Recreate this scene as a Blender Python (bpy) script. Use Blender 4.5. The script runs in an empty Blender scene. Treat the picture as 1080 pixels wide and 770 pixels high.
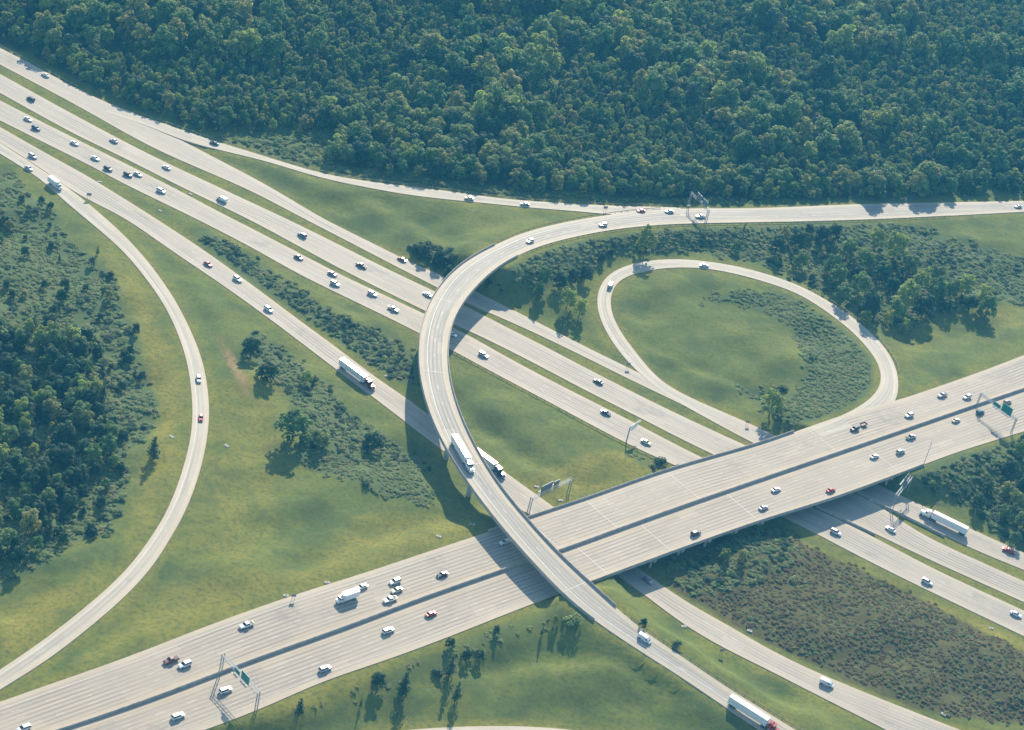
import bpy, math, random
import numpy as np
from mathutils import Vector, Matrix, kdtree
random.seed(7); rng = np.random.default_rng(11)
R = math.radians
scene = bpy.context.scene
COL = scene.collection

# ------------------------------------------------------------------ camera
CF, CTH, CROLL, CH = 2104.3, R(31.35), R(13.21), 466.18       # focal length in px of a 1080 wide frame, pitch, roll, altitude
c_f = np.array([0, math.cos(CTH), -math.sin(CTH)])
_r0 = np.array([1., 0, 0]); _u0 = np.array([0, math.sin(CTH), math.cos(CTH)])
c_r = math.cos(CROLL)*_r0 + math.sin(CROLL)*_u0
c_u = -math.sin(CROLL)*_r0 + math.cos(CROLL)*_u0
def bp(x, y, z=0.):                       # where the sight line of a photo point meets the height z
    d = c_f*CF + c_r*(x-540) - c_u*(y-385)
    t = (z-CH)/d[2]
    return np.array([t*d[0], t*d[1], z])
def pj(Pw):                               # world (N,3) -> photo coordinates (N,2)
    q = np.asarray(Pw, float) - np.array([0, 0, CH]); zc = q@c_f
    return np.stack([540+CF*(q@c_r)/zc, 385-CF*(q@c_u)/zc], -1)
cam = bpy.data.cameras.new('camera'); co = bpy.data.objects.new('camera', cam); COL.objects.link(co)
co.matrix_world = Matrix(((c_r[0], c_u[0], -c_f[0], 0), (c_r[1], c_u[1], -c_f[1], 0), (c_r[2], c_u[2], -c_f[2], CH), (0, 0, 0, 1)))
cam.sensor_width = 36; cam.lens = CF/1080*36; cam.clip_start = 1; cam.clip_end = 12000
scene.camera = co

# ------------------------------------------------------------------ material helpers
def newmat(name):
    m = bpy.data.materials.new(name); m.use_nodes = True
    nt = m.node_tree; b = nt.nodes['Principled BSDF']; return m, nt, b
class N:                                   # tiny node helper
    def __init__(s, nt): s.nt = nt
    def n(s, t, **k):
        o = s.nt.nodes.new(t)
        for a, v in k.items(): setattr(o, a, v)
        return o
    def l(s, a, b): s.nt.links.new(a, b)
    def val(s, sock, v):
        if hasattr(v, 'links') or isinstance(v, bpy.types.NodeSocket): s.l(v, sock)
        else: sock.default_value = v
    def m(s, op, a, b=0., c=None, clamp=False):
        o = s.n('ShaderNodeMath', operation=op, use_clamp=clamp); s.val(o.inputs[0], a); s.val(o.inputs[1], b)
        if c is not None: s.val(o.inputs[2], c)
        return o.outputs[0]
    def mix(s, f, a, b, bt='MIX'):
        o = s.n('ShaderNodeMix', data_type='RGBA', blend_type=bt)
        s.val(o.inputs[0], f); s.val(o.inputs[6], a if not isinstance(a, tuple) else (*a, 1)[:4]); s.val(o.inputs[7], b if not isinstance(b, tuple) else (*b, 1)[:4])
        return o.outputs[2]
    def noise(s, vec, sc, det=3, ro=.55, w=0):
        o = s.n('ShaderNodeTexNoise'); o.inputs['Scale'].default_value = sc; o.inputs['Detail'].default_value = det; o.inputs['Roughness'].default_value = ro
        if vec is not None: s.l(vec, o.inputs['Vector'])
        return o.outputs[0]
    def rng(s, v, a, b, c=0., d=1.):
        o = s.n('ShaderNodeMapRange'); o.clamp = True
        s.val(o.inputs[0], v); o.inputs[1].default_value = a; o.inputs[2].default_value = b; o.inputs[3].default_value = c; o.inputs[4].default_value = d
        return o.outputs[0]
def simple(name, col, rough=.7, metal=0., noise=.12, sc=1.5, spec=.4):
    m, nt, b = newmat(name); h = N(nt)
    tc = h.n('ShaderNodeTexCoord')
    nz = h.noise(tc.outputs['Object'], sc, 4)
    f = h.rng(nz, .3, .7)
    c = h.mix(f, tuple(x*(1-noise) for x in col), tuple(min(1, x*(1+noise)) for x in col))
    h.l(c, b.inputs['Base Color']); b.inputs['Roughness'].default_value = rough; b.inputs['Metallic'].default_value = metal
    b.inputs['Specular IOR Level'].default_value = spec
    return m
M = {}
M['concrete'] = simple('structural_concrete', (.40, .37, .32), .85, noise=.2, sc=.35)
M['barrier'] = simple('barrier_concrete', (.36, .33, .285), .85, noise=.22, sc=.5)
M['steel'] = simple('galvanised_steel', (.30, .32, .33), .6, .2, sc=3)
M['rail'] = simple('weathered_guardrail', (.22, .215, .20), .55, .4, sc=3)
M['girder'] = simple('girder_steel', (.20, .24, .27), .6, .1, sc=.6)
M['signgreen'] = simple('sign_green', (.0, .20, .165), .4, sc=.8, noise=.2)
M['signwhite'] = simple('sign_white', (.75, .75, .72), .5, sc=.8, noise=.05)
M['signback'] = simple('sign_back_aluminium', (.20, .22, .24), .6, .2, sc=1.)
M['wood'] = simple('timber_post', (.12, .09, .06), .9, sc=4)
M['bark'] = simple('bark', (.09, .07, .055), .95, sc=3, noise=.35)
M['paintwhite'] = simple('road_paint_white', (.62, .60, .54), .7, sc=.5, noise=.18)
M['paintyellow'] = simple('road_paint_yellow', (.55, .40, .18), .7, sc=.5, noise=.2)
M['tyre'] = simple('tyre_rubber', (.02, .02, .02), .9)
M['rim'] = simple('wheel_rim', (.5, .5, .5), .3, .9)
M['chassis'] = simple('chassis_black', (.03, .03, .032), .6)
M['trailer'] = simple('trailer_white', (.80, .80, .79), .33, sc=.8, noise=.04, spec=.6)
M['trailerroof'] = simple('bare_aluminium_roof', (.75, .74, .72), .30, .85, sc=.8, noise=.04)
M['seam'] = simple('bare_joint_seam', (.62, .58, .50), .8, sc=1.)
m, nt, b = newmat('car_paint'); h = N(nt); oi = h.n('ShaderNodeObjectInfo')
tc = h.n('ShaderNodeTexCoord'); dust = h.rng(h.noise(tc.outputs['Object'], 2.), .4, .8, 0, .12)
h.l(h.mix(dust, oi.outputs['Color'], (.3, .27, .22)), b.inputs['Base Color']); b.inputs['Roughness'].default_value = .28; b.inputs['Metallic'].default_value = .15
b.inputs['Coat Weight'].default_value = .6; b.inputs['Coat Roughness'].default_value = .12; M['paint'] = m
m, nt, b = newmat('car_glass'); h = N(nt); tc = h.n('ShaderNodeTexCoord')
h.l(h.mix(h.noise(tc.outputs['Object'], 1.), (.01, .013, .016), (.03, .036, .042)), b.inputs['Base Color']); b.inputs['Roughness'].default_value = .12; M['glass'] = m
M['headlamp'] = simple('headlamp_lens', (.8, .8, .78), .15); M['taillamp'] = simple('taillamp_lens', (.45, .02, .02), .25)
M['marker'] = simple('amber_marker', (.7, .3, .03), .3)

def concrete_road(name, base, dark, s=0.0, lanes=1.0, tint=(.44, .34, .24)):
    m, nt, b = newmat(name); h = N(nt)
    uv = h.n('ShaderNodeUVMap'); uv.uv_map = 'UVMap'; sp = h.n('ShaderNodeSeparateXYZ'); h.l(uv.outputs[0], sp.inputs[0])
    u, v = sp.outputs[0], sp.outputs[1]
    wa = h.n('ShaderNodeAttribute'); wa.attribute_name = 'width'; w = wa.outputs['Fac']
    geo = h.n('ShaderNodeNewGeometry'); pos = geo.outputs['Position']
    n1 = h.noise(pos, .06, 5); n2 = h.noise(pos, .9, 4); n3 = h.noise(pos, .018, 3)
    st = h.n('ShaderNodeCombineXYZ'); h.l(h.m('MULTIPLY', u, 1.3), st.inputs[0]); h.l(h.m('MULTIPLY', v, .02), st.inputs[1]); h.l(geo.outputs['Position'], st.inputs[2]) if False else None
    stn = h.noise(st.outputs[0], 1.0, 4)                       # long streaks down the lanes
    # distance from the nearer pavement edge
    e = h.m('MINIMUM', u, h.m('SUBTRACT', w, u))
    inlane = h.rng(e, 1.6, 3.2)
    # tyre tracks, two to a lane, and longitudinal joints between lanes
    ph = h.m('MULTIPLY', h.m('SUBTRACT', u, s), 2*math.pi/1.83)
    tr = h.rng(h.m('COSINE', ph), -.2, 1., 0, 1)
    jl = h.rng(h.m('ABSOLUTE', h.m('SUBTRACT', h.m('FRACT', h.m('DIVIDE', h.m('SUBTRACT', u, s), 3.66)), .5)), .445, .5)
    jt = h.rng(h.m('ABSOLUTE', h.m('SUBTRACT', h.m('FRACT', h.m('DIVIDE', v, 4.8)), .5)), .485, .5)
    slab = h.n('ShaderNodeTexWhiteNoise', noise_dimensions='2D'); cb = h.n('ShaderNodeCombineXYZ')
    h.l(h.m('FLOOR', h.m('DIVIDE', h.m('SUBTRACT', u, s+1.83), 3.66)), cb.inputs[0]); h.l(h.m('FLOOR', h.m('DIVIDE', v, 9.6)), cb.inputs[1]); h.l(cb.outputs[0], slab.inputs['Vector'])
    c = h.mix(h.rng(n1, .3, .7), tuple(x*.88 for x in base), tuple(x*1.07 for x in base))
    c = h.mix(h.m('MULTIPLY', inlane, h.rng(stn, .35, .65, .1, 1.)), c, dark)
    c = h.mix(h.m('MULTIPLY', h.m('MULTIPLY', tr, inlane), h.m('MULTIPLY', h.rng(n3, .38, .62, .25, .95), lanes)), c, tuple(x*.78 for x in dark))
    c = h.mix(h.m('MULTIPLY', h.rng(slab.outputs[0], .86, .95, 0, .32), inlane), c, tuple(x*.8 for x in dark))
    c = h.mix(h.m('MULTIPLY', h.rng(slab.outputs[0], .06, .02, 0, .3), inlane), c, tuple(x*1.15 for x in base))
    c = h.mix(h.m('MULTIPLY', jl, h.m('MULTIPLY', inlane, h.rng(n3, .42, .62, .0, .6))), c, (.10, .095, .09))
    c = h.mix(h.m('MULTIPLY', jt, .16), c, (.14, .13, .12))
    oil = h.m('MULTIPLY', h.rng(h.noise(pos, .035, 6, .7), .57, .68, 0, .45), inlane)
    c = h.mix(oil, c, (.13, .125, .12))
    c = h.mix(h.rng(e, 1.6, .3, 0, .35), c, tint)
    c = h.mix(h.m('MULTIPLY', h.rng(n2, .45, .75), .10), c, (.2, .19, .17))
    h.l(c, b.inputs['Base Color']); b.inputs['Roughness'].default_value = .72; b.inputs['Specular IOR Level'].default_value = .35
    return m
M['road'] = concrete_road('concrete_pavement', (.40, .345, .265), (.31, .28, .232), .6)
M['road_fly'] = concrete_road('bridge_deck_pavement', (.41, .365, .285), (.255, .243, .218), 2.2)
M['road_cross'] = concrete_road('crossing_freeway_pavement', (.41, .345, .255), (.31, .272, .22), .3, 1.4)
M['road_ramp'] = concrete_road('ramp_pavement', (.42, .375, .29), (.32, .295, .245), 2.6)

# ------------------------------------------------------------------ object helpers
def link(o, parent=None):
    COL.objects.link(o)
    if parent: o.parent = parent
    return o
def tag(o, label=None, cat=None, group=None, kind=None):
    if label: o['label'] = label
    if cat: o['category'] = cat
    if group: o['group'] = group
    if kind: o['kind'] = kind
    return o
def empty(name, loc, rz=0.):
    o = bpy.data.objects.new(name, None); o.empty_display_size = 1; COL.objects.link(o); o.location = loc; o.rotation_euler = (0, 0, rz); return o
class MB:
    def __init__(s): s.v = []; s.f = []
    def add(s, v, f):
        k = len(s.v); s.v += [tuple(map(float, p)) for p in v]; s.f += [tuple(i+k for i in q) for q in f]; return s
    def box(s, c, d, rz=0., top=1.0, topx=None, shx=0.):      # centre, size, top taper
        cx, cy, cz = c; dx, dy, dz = (q/2 for q in d); tx = top if topx is None else topx
        p = [(-dx, -dy, -dz), (dx, -dy, -dz), (dx, dy, -dz), (-dx, dy, -dz), (-dx*tx+shx, -dy*top, dz), (dx*tx+shx, -dy*top, dz), (dx*tx+shx, dy*top, dz), (-dx*tx+shx, dy*top, dz)]
        ca, sa = math.cos(rz), math.sin(rz)
        return s.add([(cx+ca*x-sa*y, cy+sa*x+ca*y, cz+z) for x, y, z in p], [(0, 3, 2, 1), (4, 5, 6, 7), (0, 1, 5, 4), (1, 2, 6, 5), (2, 3, 7, 6), (3, 0, 4, 7)])
    def rings(s, rs, cap=True):
        n = len(rs[0]); v = [p for r in rs for p in r]; f = []
        for i in range(len(rs)-1):
            for j in range(n):
                a = i*n+j; b2 = i*n+(j+1) % n; f.append((a, b2, b2+n, a+n))
        if cap: f.append(tuple(range(n))[::-1]); f.append(tuple(range((len(rs)-1)*n, len(rs)*n)))
        return s.add(v, f)
    def tube(s, p, q, r0, r1=None, n=6):
        p, q = Vector(p), Vector(q); r1 = r0 if r1 is None else r1; d = (q-p).normalized()
        a = d.orthogonal().normalized(); b2 = d.cross(a); rs = []
        for c, r in ((p, r0), (q, r1)): rs.append([tuple(c+(a*math.cos(t)+b2*math.sin(t))*r) for t in [2*math.pi*k/n for k in range(n)]])
        return s.rings(rs)
    def build(s, name, mat, parent=None, smooth=False):
        me = bpy.data.meshes.new(name); me.from_pydata(s.v, [], s.f)
        me.materials.append(mat); me.update()
        if smooth: me.shade_smooth()
        return link(bpy.data.objects.new(name, me), parent)
def npmesh(name, V, F4, mat, parent=None, smooth=False, linkit=True):
    me = bpy.data.meshes.new(name); V = np.ascontiguousarray(V, np.float32); F4 = np.ascontiguousarray(F4, np.int32); k = F4.shape[1]
    me.vertices.add(len(V)); me.vertices.foreach_set('co', V.ravel()); me.loops.add(F4.size); me.loops.foreach_set('vertex_index', F4.ravel())
    me.polygons.add(len(F4)); me.polygons.foreach_set('loop_start', np.arange(len(F4), dtype=np.int32)*k)
    me.update(calc_edges=True); me.materials.append(mat)
    me.shade_smooth() if smooth else me.shade_flat()
    o = bpy.data.objects.new(name, me)
    if linkit: link(o, parent)
    return o
def copy_tree(o, parent=None):
    c = o.copy(); COL.objects.link(c); c.parent = parent
    for ch in o.children: copy_tree(ch, c)
    return c

# ------------------------------------------------------------------ roads: edges traced on the photo, laid on the ground at real heights
def catmull(pts, step=5.):
    p = np.array(pts, float); p = np.vstack([2*p[0]-p[1], p, 2*p[-1]-p[-2]]); out = []
    for i in range(1, len(p)-2):
        n = max(2, int(np.linalg.norm(p[i+1]-p[i])/step))
        for t in np.arange(n)/n:
            a, b_, c, d = p[i-1], p[i], p[i+1], p[i+2]
            out.append(.5*((2*b_)+(c-a)*t+(2*a-5*b_+4*c-d)*t*t+(3*b_-a-3*c+d)*t**3))
    out.append(p[-2]); return np.array(out)
def zof(keys, p):
    if len(keys) == 1: return keys[0][2]
    best = (1e18, 0)
    for (x0, y0, z0), (x1, y1, z1) in zip(keys, keys[1:]):
        d = np.array([x1-x0, y1-y0]); t = np.clip(((p[0]-x0)*d[0]+(p[1]-y0)*d[1])/(d@d), 0, 1)
        q = np.array([x0, y0])+t*d; e = (q[0]-p[0])**2+(q[1]-p[1])**2
        if e < best[0]: best = (e, z0+t*(z1-z0))
    return best[1]
def resamp(W, n):
    s = np.r_[0, np.cumsum(np.linalg.norm(np.diff(W[:, :2], axis=0), axis=1))]; t = np.linspace(0, s[-1], n)
    return np.stack([np.interp(t, s, W[:, k]) for k in range(3)], -1)
def alen(W): return np.linalg.norm(np.diff(W[:, :2], axis=0), axis=1).sum()
def edge(pts, keys, ext, sm=10):
    W = np.array([bp(x, y, zof(keys, (x, y))) for x, y in catmull(pts)])
    W = resamp(W, max(8, int(alen(W)/3)))
    for _ in range(sm): W[1:-1] = .5*W[1:-1]+.25*(W[:-2]+W[2:])
    def tang(a, b_): d = a-b_; d[2] = 0; return d/np.linalg.norm(d)
    if ext[0]: W = np.vstack([W[0]+tang(W[0].copy(), W[min(8, len(W)-1)])*ext[0], W])
    if ext[1]: W = np.vstack([W, W[-1]+tang(W[-1].copy(), W[-min(9, len(W))])*ext[1]])
    return W
ROADS = {}
def road(name, Lp, Rp, keys, mat, ext=(90, 90), dz=0., sm=10, span=None, nam='road'):
    L = edge(Lp, keys, ext, sm); Rr = edge(Rp, keys, ext, sm)
    n = int(max(alen(L), alen(Rr))/4)+2
    Cm = (resamp(L, n)+resamp(Rr, n))/2; Ld = resamp(L, n*12); Rd = resamp(Rr, n*12)          # square cross-sections
    for _ in range(6): Cm[1:-1] = .5*Cm[1:-1]+.25*(Cm[:-2]+Cm[2:])
    jl = ((Cm[:, None, :2]-Ld[None, :, :2])**2).sum(2).argmin(1); jr = ((Cm[:, None, :2]-Rd[None, :, :2])**2).sum(2).argmin(1)
    jl = np.maximum.accumulate(jl); jr = np.maximum.accumulate(jr); mid = np.arange(n)
    ok = ((jl > 0) & (jl < len(Ld)-1) & (jr > 0) & (jr < len(Rd)-1)) | ((mid > 3) & (mid < n-4)); L = Ld[jl[ok]]; Rr = Rd[jr[ok]]; n = len(L)
    for _ in range(4):
        for W in (L, Rr): W[1:-1] = .5*W[1:-1]+.25*(W[:-2]+W[2:])
    L[:, 2] = Rr[:, 2] = (L[:, 2]+Rr[:, 2])/2
    for _ in range(25):                                            # gentle grades
        for W in (L, Rr): W[1:-1, 2] = .5*W[1:-1, 2]+.25*(W[:-2, 2]+W[2:, 2])
    L[:, 2] = Rr[:, 2] = (L[:, 2]+Rr[:, 2])/2
    C = (L+Rr)/2; w = np.linalg.norm(L-Rr, axis=1); s = np.r_[0, np.cumsum(np.linalg.norm(np.diff(C[:, :2], axis=0), axis=1))]
    rd = dict(L=L, R=Rr, C=C, w=w, s=s, dz=dz, lo=None, hi=None)
    if span:
        px = pj(C); rd['lo'] = int(np.argmin(((px-span[0])**2).sum(1))); rd['hi'] = int(np.argmin(((px-span[1])**2).sum(1)))
        if rd['lo'] > rd['hi']: rd['lo'], rd['hi'] = rd['hi'], rd['lo']
    ROADS[name] = rd
    cols = 5; V = []; U = []
    D = L-Rr; D = D/np.maximum(w, .1)[:, None]; D[:, 2] = 0
    low = np.array([0, 0, -.6])
    prof = [(0, L+D*.25+low)]+[(t, L*(1-t)+Rr*t) for t in np.linspace(0, 1, cols)]+[(1, Rr-D*.25+low)]
    for t, W in prof: V.append(W+[0, 0, dz]); U.append(np.stack([w*t, s], -1))
    k = len(prof); V = np.stack(V, 1).reshape(-1, 3); U = np.stack(U, 1).reshape(-1, 2)
    i = np.arange(n-1)[:, None]*k+np.arange(k-1)[None]; F = np.stack([i, i+1, i+k+1, i+k], -1).reshape(-1, 4)
    # face up
    a, b_, c = V[F[k//2, 0]], V[F[k//2, 1]], V[F[k//2, 2]]
    if np.cross(b_-a, c-a)[2] < 0: F = F[:, ::-1]
    o = npmesh(nam, V, F, mat); me = o.data
    uvl = me.uv_layers.new(name='UVMap'); uvl.data.foreach_set('uv', U[F.ravel()].astype(np.float32).ravel())
    at = me.attributes.new('width', 'FLOAT', 'POINT'); at.data.foreach_set('value', np.repeat(w, k).astype(np.float32))
    tag(o, kind='structure'); rd['obj'] = o
    return rd
Z0 = [(0, 0, 0.)]
road('S1', [(0, 50.6), (40, 71), (78, 92), (130, 116), (166, 135), (195, 150), (280, 194.5), (338, 229), (390, 255), (442, 281), (470, 292), (512, 312.5), (580, 346.5), (624, 369), (661, 387), (690, 401), (728, 419.5), (780, 442), (800, 451), (957, 526), (974, 533.5), (1021, 556.6), (1080, 583)],
     [(0, 68), (78, 109.5), (156, 153), (209, 177), (262, 200), (312, 226), (364, 253), (416, 280), (461, 303), (500, 323), (540, 340), (580, 358.6), (626, 381), (676, 406), (728, 430.6), (780, 460), (905, 520), (934, 534), (962.5, 547), (992, 562), (1021, 577), (1080, 601)], Z0, M['road'])
road('S2', [(0, 78), (78, 121), (156, 162), (234, 199), (312, 235.5), (364, 261.4), (416, 287.4), (457, 306.5), (498.6, 326.5), (530, 343), (580, 368), (600.5, 379), (650, 404.7), (702, 430.6), (754, 455), (780, 467), (917, 527), (956, 554), (987, 571), (1080, 613)],
     [(0, 98), (78, 141), (130, 166), (195, 199), (260, 230), (312, 258), (364, 286), (416, 312), (451, 329), (486, 345), (516, 359), (557.7, 380), (624, 415), (676, 441), (728, 468), (754, 480), (886, 545), (930, 566), (960, 580.5), (982, 591), (1080, 635)], Z0, M['road'])
road('S3', [(0, 106), (52, 132.5), (130, 171.4), (182, 197.4), (234, 225), (260, 238), (312, 265), (364, 292), (416, 316), (448, 331.6), (484, 348), (540.8, 380), (598, 410), (650, 436), (702, 463), (741, 483), (870, 541), (922, 566.5), (982, 598.6), (1080, 644)],
     [(0, 127), (52, 153), (104, 179), (123, 190), (182, 218.6), (234, 244.5), (280, 269), (312, 287.4), (364, 313), (416, 338), (443, 352), (473, 367), (520, 392.5), (572, 420), (624, 448), (676, 475), (715, 492), (841, 552), (874, 570), (956, 611.6), (1034, 649), (1080, 671)], Z0, M['road'])
road('S4', [(0, 134), (52, 163.6), (86, 182), (114, 199), (145.5, 218.6), (182, 242), (221, 268), (280, 311), (312, 335), (361, 371), (400, 401), (429, 420), (528.6, 495), (551, 511), (583, 534), (699, 618), (728, 637.5), (780, 666), (800, 679), (852, 705), (930, 737.5), (1003, 766)],
     [(0, 150), (44, 178), (83, 205.6), (130, 229), (182, 265), (234, 300), (280, 333), (312, 357), (342, 380), (390, 416), (426, 443.6), (534, 526), (546, 535), (660, 613), (678.4, 626), (728, 663.5), (780, 692), (800, 701), (852, 728), (904, 754), (935, 770)], Z0, M['road'])
road('RL', [(0, 162), (44, 189.6), (65, 209.5), (104, 242), (130, 265), (156, 296.5), (178, 330), (196, 376), (202.6, 419), (202.6, 452.7), (194, 491.7), (177, 538), (157, 570), (130, 605), (78, 650.5), (26, 689.5), (0, 706)],
     [(0, 150.5), (44, 179), (83, 206.5), (104, 224), (130, 247), (156, 275.7), (182, 312), (200, 346), (214, 382), (220, 419), (220, 449), (213, 489), (197, 536), (177, 572), (156, 603.8), (117, 642.7), (52, 694.7), (0, 727)],
     [(0, 156, 0), (90, 218, 0), (150, 285, 1), (212, 430, 3.5), (130, 620, 5), (0, 718, 5.5)], M['road_ramp'], dz=.03)
road('R1', [(100, 101), (130, 115.6), (169, 129), (221, 147), (260, 159), (338, 182.5), (390, 191.5), (468, 201), (520, 208.5), (572, 213), (650, 217), (728, 219.2)],
     [(105, 116), (130, 124), (166, 136.5), (195, 149), (280, 170), (338, 187.5), (400, 200), (442, 207), (540, 217), (572, 220), (619, 223.3), (640, 226), (680, 227), (728, 228)],
     [(120, 115, 0), (166, 132, 0), (280, 165, 1.2), (400, 195, 4), (637, 221, 8.2), (728, 223, 8)], M['road_ramp'], ext=(0, 0), dz=.03)
road('FLY', [(1080, 212), (1000, 213.5), (904, 215.5), (800, 219.5), (728, 219.8), (680, 222), (637, 227.5), (598, 233.5), (559, 243), (540, 249.7), (494, 273), (468, 296.5), (452, 322.5), (443.5, 351), (442, 378), (444, 401), (452, 432), (465, 463), (483, 494), (509, 530.6), (541, 570), (572, 604), (608, 639), (637, 661), (676, 687), (728, 720.6), (772, 752), (800, 770)],
     [(1080, 223.5), (956, 230), (878, 233), (800, 234.7), (728, 236), (676, 239), (624, 246.5), (572, 259), (540, 273), (517, 288), (494, 311), (478, 336), (472.5, 357), (471.7, 382), (475, 406), (483, 433), (496, 463), (517, 499.5), (540, 530.5), (585.7, 582), (621, 614), (644.7, 637), (676, 663.5), (715, 689.5), (767, 726), (800, 746.6), (835, 768)],
     [(1080, 218, 6), (800, 227, 7.5), (637, 236, 8.5), (550, 258, 11), (500, 292, 13), (457, 380, 14), (525, 530, 14), (606, 625, 13), (676, 675, 9.5), (728, 708, 6.5), (790, 752, 3.5)], M['road_fly'], dz=.06, span=((517, 277), (611, 627)))
road('LOOP', [(785, 444), (740, 425), (702, 406), (686, 391), (670.6, 372), (655, 351), (645, 331), (643.4, 314), (648.6, 299.5), (660, 291), (681, 285.4), (707, 282), (743, 282.5), (780, 289.5), (800, 295), (839, 308), (865, 324), (891, 343), (911.7, 363), (924.7, 380), (930, 394), (929, 407), (920, 419), (901, 432), (878, 442.5), (852, 452.5)],
     [(760, 449), (700, 415), (663, 383), (650, 366.6), (637, 346), (630, 326), (630, 309.5), (637, 294), (650, 284), (676, 276), (707, 273), (735.6, 274.4), (780, 281), (800, 286.6), (839, 299), (878, 320), (904, 338), (924.7, 356), (939, 374), (947, 393), (947.5, 412), (944, 426), (925, 441), (890, 453), (855, 464)],
     [(770, 448, 0), (664, 383, 0), (640, 320, 1.2), (707, 277, 3), (800, 290, 4.5), (890, 345, 5.5), (938, 400, 6.8), (890, 445, 7), (855, 460, 7)], M['road_ramp'], ext=(0, 0), dz=.03, sm=6)
KC = [(-40, 755, 5.2), (250, 670, 6.3), (560, 570, 7), (1080, 400, 7)]
road('CU', [(0, 740.5), (52, 722), (130, 694.7), (182, 674.5), (234, 654.4), (312, 627), (390, 602.5), (457, 580), (491, 569), (556, 547), (624, 524.5), (702, 497), (800, 468.5), (852, 450.5), (901, 434), (948.6, 421.5), (987, 408.6), (1037, 391), (1080, 374.5)],
     [(61, 770.5), (104, 756.5), (182, 728.5), (260, 698.5), (364, 661.5), (442, 632), (527.5, 602), (589, 581), (702, 540), (800, 506), (904, 470.5), (1008, 434.5), (1080, 410)], KC, M['road_cross'], ext=(120, 90), span=((566, 563), (838, 478)))
cu = ROADS['CU']
def off_edge(W, d):
    t = np.gradient(W[:, :2], axis=0); t /= np.linalg.norm(t, axis=1)[:, None]; n = np.stack([t[:, 1], -t[:, 0]], -1)
    o = W.copy(); o[:, :2] += n*d; return o
def px_of(W): return [tuple(p) for p in pj(W)]
_n = ROADS['CU']['R']; _sg = 1 if np.dot((cu['R']-cu['L'])[5, :2], (off_edge(_n, 1)-_n)[5, :2]) > 0 else -1
GAP = .9
_top = off_edge(_n, GAP*_sg)[::6]; _tp = [p for p in px_of(_top) if 20 < p[0] < 1100]
road('CL', _tp, [(190, 779), (215.6, 770), (280, 745.5), (338, 719.5), (416, 693), (494, 663.5), (540, 645), (621.4, 614.5), (712, 581), (800, 550), (878, 525.5), (956, 497), (1008, 477.4), (1080, 455)], KC, M['road_cross'], ext=(120, 90), span=((622, 600), (940, 484)))
road('RB', [(380, 777), (405, 772), (450, 768), (510, 765.5), (560, 766), (610, 770), (650, 776)], [(385, 800), (450, 788), (510, 785), (560, 786), (610, 790), (650, 796)], [(0, 0, 1.5)], M['road_ramp'], ext=(120, 120))

# ------------------------------------------------------------------ ground sheet
def vnoise(X, Y, sc, seed):
    r = np.random.default_rng(seed); o = 0
    for k in range(7):
        a = r.uniform(0, 2*math.pi); f = r.uniform(.6, 1.6)/sc; o = o+np.sin((X*math.cos(a)+Y*math.sin(a))*f*2*math.pi+r.uniform(0, 6.28))
    return o/7*1.6
GX = np.arange(-450, 451, 3.); GY = np.arange(400, 1661, 3.)
XX, YY = np.meshgrid(GX, GY); P2 = np.stack([XX.ravel(), YY.ravel()], -1)
num = np.zeros(len(P2)); den = np.zeros(len(P2)); DR = np.full(len(P2), 1e9); zin = np.full(len(P2), np.nan); DALL = np.full(len(P2), 1e9)
for nm, rd in ROADS.items():
    L, Rr = rd['L'], rd['R']; pts = []; brid = []
    for i in range(0, len(L)):
        br = rd['lo'] is not None and rd['lo'] < i < rd['hi']
        k = max(2, int(rd['w'][i]/2.5)+1)
        for t in np.linspace(0, 1, k): (brid if br else pts).append(L[i]*(1-t)+Rr[i]*t)
    A = np.array(pts); kd = kdtree.KDTree(len(A))
    for i, p in enumerate(A): kd.insert((p[0], p[1], 0), i)
    kd.balance()
    lo = A[:, :2].min(0)-90; hi = A[:, :2].max(0)+90
    ids = np.where((P2[:, 0] > lo[0]) & (P2[:, 0] < hi[0]) & (P2[:, 1] > lo[1]) & (P2[:, 1] < hi[1]))[0]
    res = [kd.find((P2[i, 0], P2[i, 1], 0)) for i in ids]
    j = np.array([q[1] for q in res]); d = np.maximum(np.array([q[2] for q in res])-2.2, 0); z = A[j, 2]
    wgt = 1/(d+1.2)**2.6; num[ids] += wgt*z; den[ids] += wgt
    ins = d <= 2.6; q = ids[ins]; zq = z[ins]
    zin[q] = np.where(np.isnan(zin[q]), zq, np.minimum(zin[q], zq))
    DR[ids] = np.minimum(DR[ids], d)
base = 2.2+1.8*vnoise(P2[:, 0], P2[:, 1], 160, 3)+.7*vnoise(P2[:, 0], P2[:, 1], 45, 4)+np.clip((P2[:, 1]-930)/400, 0, 1)*10*(P2[:, 0] > -1e9)
wb = 1/24.**2.6; ZZ = (num+wb*base)/(den+wb)
ZZ += np.clip(DR/14, 0, 1)*(.4*vnoise(P2[:, 0], P2[:, 1], 14, 5)+2.0*vnoise(P2[:, 0], P2[:, 1], 42, 6))
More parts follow.
